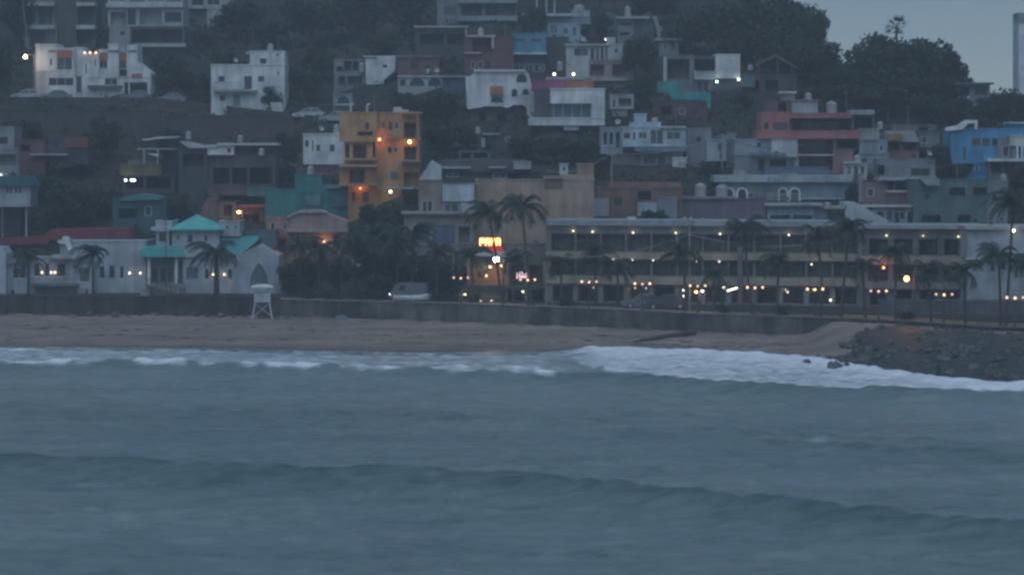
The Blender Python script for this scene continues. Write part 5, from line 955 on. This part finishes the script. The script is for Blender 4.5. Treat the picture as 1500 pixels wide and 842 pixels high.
def pole(px, top, bot, label, Y, mat, rad=.09, tpx=None, kind='utility_pole', cross=True):
    a, c = P(px, bot, Y), P(tpx or px, top, Y); r = empty(kind, a); tag(r, label, 'pole'); d = c-a; m_ = MB(); m_.tube([(0,0,-.3), d], [rad, rad*.7], 8); m_.build('post', mat, r)
    if cross: k = MB(); k.box(d.x-.55, d.x+.55, -.05, .05, d.z-.42, d.z-.30); k.build('crossarm', mat, r)
    else: k = MB(); k.ball((d.x, 0, d.z+.06), rad*1.3, 8, 5); k.build('cap', mat, r)
GALV = plain('galvanised', (.30,.31,.31), .5); CONC = plain('concrete_pole', (.32,.31,.30), .9)
pole(1010, 330, 455, 'tall thin pale pole before the middle of the hotel', prom(1010, 2.5), GALV, .10, cross=False); pole(243, 326, 437, 'thin dark flagpole before the chapel porch', 338.5, DARKMETAL, .06, kind='flagpole', cross=False); pole(82, 36, 73, 'short pale pole before the dark concrete apartments', hit(82, 74)-1, CONC, .10, cross=False); pole(42, 53, 70, 'stubby leaning pole beside the dark concrete apartments', hit(42, 74)-1, CONC, .12, 39)
pole(896, 222, 268, 'concrete utility pole left below the pale blue house', hit(896, 270), CONC, .10); pole(195, 160, 190, 'weathered pole standing on the dark left slope', hit(195, 194), CONC, .1); pole(1304, 240, 262, 'slim pole before the wide grey house', hit(1304, 266)-1, CONC, .08); pole(1058, 196, 256, 'grey utility pole beside the mauve house', hit(1058, 258), CONC, .09); pole(800, 372, 447, 'pale pole at the left end of the hotel', prom(800, 2.5), GALV, .07, cross=False)
def cable(pts, Y, label, r_=.03, sag=.3):
    q = MB(); a, c = P(*pts[0], Y), P(*pts[1], Y+pts[2] if len(pts) > 2 else Y); q.tube([a.lerp(c, i/10)-Vector((0,0,sag*math.sin(math.pi*i/10))) for i in range(11)], r_, 5); tag(q.build('cable', GALV), label, 'cable')
cable([(735,377),(776,364)], 316, 'pale cable rising right from the white restaurant street lamp', .045, .15); cable([(32,-8),(39,52)], hit(42, 74)-1.2, 'pale cable dropping steeply to the leaning pole at top left', .07, .05)
# slanted tube lights and stacked lamps before the hotel
def tube_light(x0, y0, x1, y1, off, label, st, r_=.07):
    Y = prom((x0+x1)/2, off); a, c = P(x0, y0, Y), P(x1, y1, Y); r = empty('tube_light', a); tag(r, label, 'lamp'); m_ = MB(); m_.tube([(0,0,0), c-a], r_, 8); m_.build('tube', glow((1,.93,.74), st), r)
    g_ = MB(); g_.box((c-a).x/2-.04, (c-a).x/2+.04, .08, .16, 2.4-a.z, (c-a).z/2+.02); g_.build('post', DARKMETAL, r)
tube_light(1065, 426, 1080, 421.5, 5, 'slanting white strip lamp left of the curving palm', 3.5); tube_light(1058, 421.5, 1062, 420, 5.2, 'short pale strip lamp left of the slanting one', 2)
Yk = prom(1003, 7); r = empty('post_lamp', (P(1003, HR, Yk).x, Yk, 2.41)); tag(r, 'lamp post with two white lights stacked one above the other', 'lamp'); pz = [P(1003, y, Yk).z-2.41 for y in (425, 433.5)]
m_ = MB(); m_.tube([(0,.2,-.2),(0,.2,pz[0]+.3)], .06, 8); m_.build('post', DARKMETAL, r)
for z, s_, hh in ((pz[0], 14, 1.9), (pz[1], 8, 1.5)): g = MB(); g.ball((0,0,0), .15, 10, 6, hh*.7); g.build('bulb', glow((.97,1,.97), s_), r, (0, 0, z))
# overhead wires, roof clutter
for i, (a_, c_, Y_, lb) in enumerate([((896,224),(1058,197),hit(896,270),'long sagging wire between the utility poles by the pale blue house'),((800,250),(896,225),hit(896,270),'wire running left from the pole below the pale blue house'),((1058,198),(1180,212),hit(1058,258),'wire crossing in front of the white walled house'),((1304,242),(1440,226),hit(1304,266)-1,'wire from the slim pole towards the blue house'),((195,162),(330,176),hit(195,194),'wire hanging across the dark retaining wall'),((800,374),(1010,344),prom(900,2.5),'wire along the left half of the hotel front'),((1010,344),(1240,350),prom(1100,2.5),'wire along the right half of the hotel front'),((420,236),(505,250),hit(440,262)-1,'wire below the white cube house')]): cable((a_, c_), Y_, lb, .036, .9)
def dish(px, row, Y, label, r=.34):
    q = empty('satellite_dish', P(px, row, Y), R.uniform(-.6, .6)); tag(q, label, 'satellite dish', 'rooftop dishes'); d_ = MB(); d_.lathe([(.02,0),(r*.5,.05),(r,.2)], 12); o = d_.build('reflector', wall(LGREY), q, (0, 0, .55)); o.rotation_euler = (math.radians(62), 0, 0); m_ = MB(); m_.tube([(0,.1,-.1),(0,.1,.6)], .03, 5); m_.build('mast', GALV, q)
def antenna(px, row, Y, label, h_=2.2):
    q = empty('antenna', P(px, row, Y), R.uniform(-1, 1)); tag(q, label, 'antenna', 'rooftop antennas'); m_ = MB(); m_.tube([(0,0,-.1),(0,0,h_)], .035, 5); m_.build('mast', GALV, q); k = MB(); k.tube([(-.5,0,h_*.93),(.5,0,h_*.93)], .022, 5)
    for u in (-.4, -.15, .1, .35): k.tube([(u,-.3,h_*.93),(u,.3,h_*.93)], .015, 4)
    k.build('element', GALV, q)
for px, row, lb in ((345,95,'dish on the low roof of the plain white house'),(470,196,'dish on the white cube house'),(905,186,'dish on the left wing of the pale blue house'),(1125,203,'dish on the white walled house'),(1270,189,'dish on the beige stacked house'),(1360,232,'dish on the wide grey house'),(855,64,'dish on the pink and white apartments'),(640,110,'dish on the arched terrace house')): dish(px, row, hit(px, row+50)-.2, lb)
for px, row, lb in ((408,75,'thin antenna on the box room of the plain white house'),(548,166,'thin antenna on the middle of the orange roof'),(740,51,'antenna on the dark red house'),(990,186,'antenna on the right end of the pale blue house'),(1240,161,'antenna behind the salmon house roof block'),(1402,263,'antenna on the dull green block'),(1330,183,'antenna above the brick red house'),(600,110,'antenna on the reddish brown house')): antenna(px, row, hit(px, row+60), lb)
for px, top, bot, w, dY, lb in ((1272,176,189,12,0,'pale lidded tank behind the beige stacked house, left of two'),(1289,178,189,9,0,'smaller tank behind the beige stacked house, right of two'),(1000,234,246,9,-2,'small pale tank at the right foot of the pale blue house'),(700,186,196,8,1,'grey tank on the dim stone house'),(352,198,209,9,1,'tank behind the flat roof of the long dark house'),(1212,296,306,10,1,'tank on the low pale verandah building'),(860,112,120,8,1,'tank behind the orange strip of the modern white house'),(820,90,104,9,-1,'pale tank before the dark stone retaining wall'),(1130,256,267,9,2,'tank on the arched blue grey house roof'),(1470,255,266,10,1,'tank on the grey part of the dull green block')):
    tank(px, top, bot, w, hit(px, bot+40)+dY, lb)
for px, off, w, hh, lb in ((450,3.2,46,20,'low bush on the promenade right of the lifeguard tower'),(486,3.4,40,16,'low bush on the promenade above the blue tarpaulin'),(528,3.0,52,22,'low spreading bush on the promenade left of the pale van'),(556,3.6,30,14,'small bush beside the headlight of the pale van'),(648,3.2,44,20,'low bush right of the long white boat'),(690,3.4,36,14,'low bush at the foot of the restaurant'),(832,3.2,40,16,'low bush at the left foot of the hotel'),(1060,3.2,34,14,'low bush before the middle of the hotel'),(1150,3.2,40,16,'low bush between the medium palm and tall thin palms'),(1330,3.2,36,14,'low bush at the foot of the amber street lamp')):
    Y_ = prom(px, off); q = empty('bush', P(px, HR, Y_), R.uniform(0, 6)); q.location.z = 2.45; tag(q, lb, 'bush', 'low bushes along the promenade'); m_ = MB(); rb = random.Random(px); ww, h2 = w*Y_/F/2, hh*Y_/F
    for k in range(9): leafquads(m_, (rb.uniform(-.7,.7)*ww, rb.uniform(-.4,.4), h2*rb.uniform(.25,.7)), h2*.45, 60, .16, rb)
    m_.build('foliage', LEAF, q); m_ = MB(); m_.tube([(0,0,-.05),(0,0,h2*.6)], .05, 5); m_.build('stem', BARK, q)
# ---------------------------------------------------------------- on the beach
WPAINT = wall((.62,.64,.66))
lg = empty('lifeguard_tower', (P(384, HR, 322).x, 322, float(beach_z(P(384, HR, 322).x, 322.)))); tag(lg, 'white lifeguard tower on splayed legs on the sand below the chapel', 'lifeguard tower'); lg.rotation_euler = (0, 0, .12)
for sx in (-1, 1):
    for sy in (-1, 1): m_ = MB(); m_.tube([(sx*1.05,sy*.9,-.2),(sx*.72,sy*.6,1.75)], .065, 6); m_.build('leg', WPAINT, lg)
m_ = MB()
for a_, c_ in (((-1,-.88,.25),(.76,-.64,1.6)),((1,-.88,.25),(-.76,-.64,1.6)),((-.99,.85,.3),(-.75,-.62,1.55)),((.99,.85,.3),(.75,-.62,1.55))): m_.tube([a_, c_], .035, 5)
m_.build('brace', WPAINT, lg); m_ = MB(); m_.box(-.85,.85,-.75,.75,1.72,1.84); m_.build('deck', WPAINT, lg); m_ = MB(); m_.box(-.82,.82,-.72,-.68,1.84,2.75); m_.box(-.82,.82,.68,.72,1.84,2.75); m_.box(-.82,-.78,-.68,.68,1.84,2.75); m_.box(.78,.82,-.68,.68,1.84,2.75)
for sx in (-1, 1):
    for sy in (-1, 1): m_.box(sx*.78-.05, sx*.78+.05, sy*.68-.05, sy*.68+.05, 2.75, 3.2)
m_.build('cabin', WPAINT, lg); m_ = MB(); m_.add([(-1.1,-1,3.2),(1.1,-1,3.2),(1.1,1,3.2),(-1.1,1,3.2),(-1.1,-1,3.32),(1.1,-1,3.32),(1.1,1,3.32),(-1.1,1,3.32),(-.5,0,3.55),(.5,0,3.55)], [(0,3,2,1),(0,1,5,4),(1,2,6,5),(2,3,7,6),(3,0,4,7),(4,5,9,8),(6,7,8,9),(5,6,9),(7,4,8)]); m_.build('roof', wall(WHITE), lg)
def boat(px, Y, L_, label, c, yaw, z=None):
    x = P(px, HR, Y).x; r = empty('boat', (x, Y, 2.5 if z is None else z), yaw); tag(r, label, 'boat'); N = 10; o_, i_ = [], []
    for k in range(N+1):
        u = k/N; s_ = L_*(u-.5); w = .72*(1-max(0, (u-.55)/.45)**2.2)*(.82+.18*min(1, u*4)); zt = .62+.28*max(0, u-.5)**2*4
        o_.append([(s_,-w,zt),(s_,-w*.7,.12+.2*max(0,u-.7)*2),(s_,0,.02+.3*max(0,u-.75)*2),(s_,w*.7,.12+.2*max(0,u-.7)*2),(s_,w,zt)]); i_.append([(s_,w*.86,zt),(s_,w*.6,.22),(s_,0,.18),(s_,-w*.6,.22),(s_,-w*.86,zt)])
    m_ = MB(); rows_ = [a+b2 for a, b2 in zip(o_, i_)]; n = 10; m_.add([p for q in rows_ for p in q], [(i*n+j, i*n+(j+1)%n, (i+1)*n+(j+1)%n, (i+1)*n+j) for i in range(N) for j in range(n)]+[tuple(range(n))[::-1]], True); m_.build('hull', wall(c, .5), r)
    for s_ in (-.25, .08): k = MB(); k.box(L_*s_-.14, L_*s_+.14, -.52, .52, .42, .47); k.build('bench', WOOD, r)
boat(604, prom(604, 2.6), 3.9, 'long low white boat lying on the promenade before the van', (.66,.67,.66), .05)
tp = empty('tarpaulin', P(500, HR, prom(500, -2))); tp.location.z = float(beach_z(tp.location.x, tp.location.y))-.03; tag(tp, 'crumpled blue tarpaulin heap on the sand by the sea wall', 'tarpaulin')
m_ = MB(); rnd = random.Random(2); nn = 14; pts = [[(x/nn*1.7-.85, y/nn*1.1-.55, max(0, .5*(1-abs(x/nn*2-1)**2.5)*(1-abs(y/nn*2-1)**2.5))*(.8+.4*rnd.random())) for x in range(nn+1)] for y in range(nn+1)]
m_.add([p for q in pts for p in q], [(j*(nn+1)+i, j*(nn+1)+i+1, (j+1)*(nn+1)+i+1, (j+1)*(nn+1)+i) for j in range(nn) for i in range(nn)], True); m_.build('cloth', plain('blue_tarp', (.085,.12,.18), .7, var=.3), tp)
def beach_at(px, row):
    ys = np.arange(225, 330, .1); xs_ = (px-750)*ys/F; k = np.argmax(beach_z(xs_, ys) >= H-(row-HR)*ys/F); return float(xs_[k]), float(ys[k])
m_ = MB(); a_ = [beach_at(px, row) for px, row in ((928,502),(960,497),(990,493.5),(1018,490))]
for (x, y), hh in zip(a_, (.1,.2,.28,.34)): pass
lo_ = [(x, y, float(beach_z(x, y))+k) for (x, y), k in zip(a_, (.02,.10,.16,.2))]; m_.tube(lo_, [.14,.22,.26,.30], 8); tag(m_.build('drain_pipe', plain('wet_pipe', (.06,.055,.055), .6)), 'dark old drain pipe half sunk in the sand, running from the wall to the surf', 'pipe')
# weed and driftwood left by the tide
m_ = MB(); rnd = random.Random(31)
for k in range(520):
    x = rnd.uniform(-58, 26); tt = rnd.choice((.30+.05*math.sin(x*.3), .56+.06*math.sin(x*.23+1), .93)) + rnd.gauss(0, .025); y = float(Sl(x)+(Wl(x)-Sl(x))*min(tt, .985)); z = float(bz(np.array(x), np.array(y))); l_, w_ = rnd.uniform(.1, .75), rnd.uniform(.05, .16); c_, s_ = math.cos(rnd.gauss(0, .5)), math.sin(rnd.gauss(0, .5))
    m_.add([(x-l_*c_, y-l_*s_, z+.01), (x, y-w_, z+.01), (x+l_*c_, y+l_*s_, z+.01), (x, y+w_, z+.01), (x+.1*l_, y, z+.05+.1*w_)], [(0,1,4),(1,2,4),(2,3,4),(3,0,4)])
tag(m_.build('seaweed', plain('dry_seaweed', (.075,.062,.05), .9)), kind='stuff')
# ---------------------------------------------------------------- rocks
m, t, b = newmat('wet_rock'); n1 = nz(t, 1.6, 6); oi = t.nodes.new('ShaderNodeObjectInfo'); r1 = ramp(t, n1.outputs[0], (.045,.052,.045), (.125,.128,.112), .35, .65); r2 = ramp(t, oi.outputs['Random'], (.55,.57,.58), (1.25,1.2,1.15), 0, 1)
t.links.new(mul(t, r1.outputs[0], r2.outputs[0]), b.inputs['Base Color']); b.inputs['Roughness'].default_value = .55; ROCK = m
bp = t.nodes.new('ShaderNodeBump'); bp.inputs['Strength'].default_value = .7; bp.inputs['Distance'].default_value = .15; t.links.new(n1.outputs[0], bp.inputs['Height']); t.links.new(bp.outputs[0], b.inputs['Normal'])
ROCKS = []
xr = np.arange(27.0, 75, .45); fr_ = np.linspace(0, 1, 56)
def rz(x, y): return beach_z(x, y)+.02+.20*n2d(x, y, .9, .9, 300, 3)*ss(0, 1.5, x-26)
y1_ = np.minimum(Sl(xr)+.92*(Wl(xr)-Sl(xr))+1.2*np.sin(xr*1.3), Sl(xr)+np.maximum(0, (xr-27)*6.5+2.5*np.sin(xr*1.9)))
me, _ = grid_mesh('rock_bank', xr, [Sl(xr)-1.5+(y1_-Sl(xr)+1.5)*q for q in fr_], rz, ROCK); tag(link('rock_bank', me), kind='structure')
for vi in range(7):
    rnd = random.Random(200+vi); m_ = MB(); N, M = 12, 8; off = Vector((vi*7.3, 1.1, 3.3)); vs = []
    for i in range(M+1):
        for k in range(N):
            th, ph = math.pi*i/M, 2*math.pi*k/N; d = Vector((math.sin(th)*math.cos(ph), math.sin(th)*math.sin(ph), math.cos(th))); f_ = 1+.55*noise.noise(d*1.3+off)+.22*noise.noise(d*3.1+off); vs.append((d.x*f_, d.y*f_*.8, d.z*f_*.72))
    m_.add(vs, [(i*N+k, (i+1)*N+k, (i+1)*N+(k+1)%N, i*N+(k+1)%N) for i in range(M) for k in range(N)]); ROCKS.append(m_.mesh('boulder', ROCK))
rnd = random.Random(77)
def rock(x, y, s, label, grp='boulders of the rock bank', z=None):
    o = link('boulder', rnd.choice(ROCKS)); zz = float(beach_z(x, y)) if z is None else z; o.location = (x, y, zz+s*.18); o.scale = (s*rnd.uniform(.8,1.35), s*rnd.uniform(.7,1.1), s*rnd.uniform(.6,1.0)); o.rotation_euler = (rnd.uniform(-.4,.4), rnd.uniform(-.4,.4), rnd.uniform(0,6.28)); tag(o, label, 'rock', grp)
n_ = 0
while n_ < 280:
    x = rnd.uniform(27, 50); s0, w0 = float(Sl(x)), float(Wl(x)); y = rnd.uniform(s0-1.2, w0-.6)
    if y > min(s0+(x-26.6)*6.5+1, s0+.95*(w0-s0)): continue
    rock(x, y, rnd.choice((.22,.28,.35,.4,.5,.6))*(1.15 if y < s0+.5*(w0-s0) else .7), ('dark wet boulder of the rock bank at the edge of the foam' if y < s0+.18*(w0-s0) else 'boulder high on the rock bank just below the right sea wall' if y > s0+.72*(w0-s0) else 'boulder in the middle of the rock bank at the right'), 'boulders of the rock bank at the foam' if y < s0+.18*(w0-s0) else 'boulders of the rock bank below the wall' if y > s0+.72*(w0-s0) else 'boulders in the middle of the rock bank'); n_ += 1
for px, row, s, lb in ((1182,537,.55,'lone dark rock in the foam, farthest left'),(1222,543,.7,'flat dark rock in the foam next to the bank'),(1240,541,.5,'small dark rock at the tip of the rock bank')):
    Y = H*F/(row-HR); rock((px-750)*Y/F, Y, s, lb, None, .15)
for px, row, s, lb in ((824,488,.22,'small dark lump lying alone on the middle of the sand'),(1266,502,.35,'dark stone on the sand left of the rock bank'),(1198,521,.2,'small dark stone on the wet sand above the foam')):
    x, y = beach_at(px, row); rock(x, y, s, lb, None)
# rocks and weed along the foot of the left sea wall
for k in range(26):
    x = -54+k*1.25+rnd.uniform(-.5,.5); rock(x, float(Wl(x))-rnd.uniform(.4,1.6), rnd.uniform(.22,.5), 'small dark stone along the foot of the left sea wall', 'stones at the foot of the left sea wall')
# ---------------------------------------------------------------- the hazy air
hz = MB(); hz.box(-415, 415, -40, 1140, -3.2, 82); m = bpy.data.materials.new('hazy_air'); m.use_nodes = True; t = m.node_tree; t.nodes.remove(t.nodes['Principled BSDF'])
pv = t.nodes.new('ShaderNodeVolumePrincipled'); pv.inputs['Color'].default_value = (.86,.90,.95,1); pv.inputs['Density'].default_value = HAZE; pv.inputs['Anisotropy'].default_value = .1
t.links.new(pv.outputs[0], t.nodes['Material Output'].inputs['Volume']); tag(hz.build('haze', m), kind='stuff')
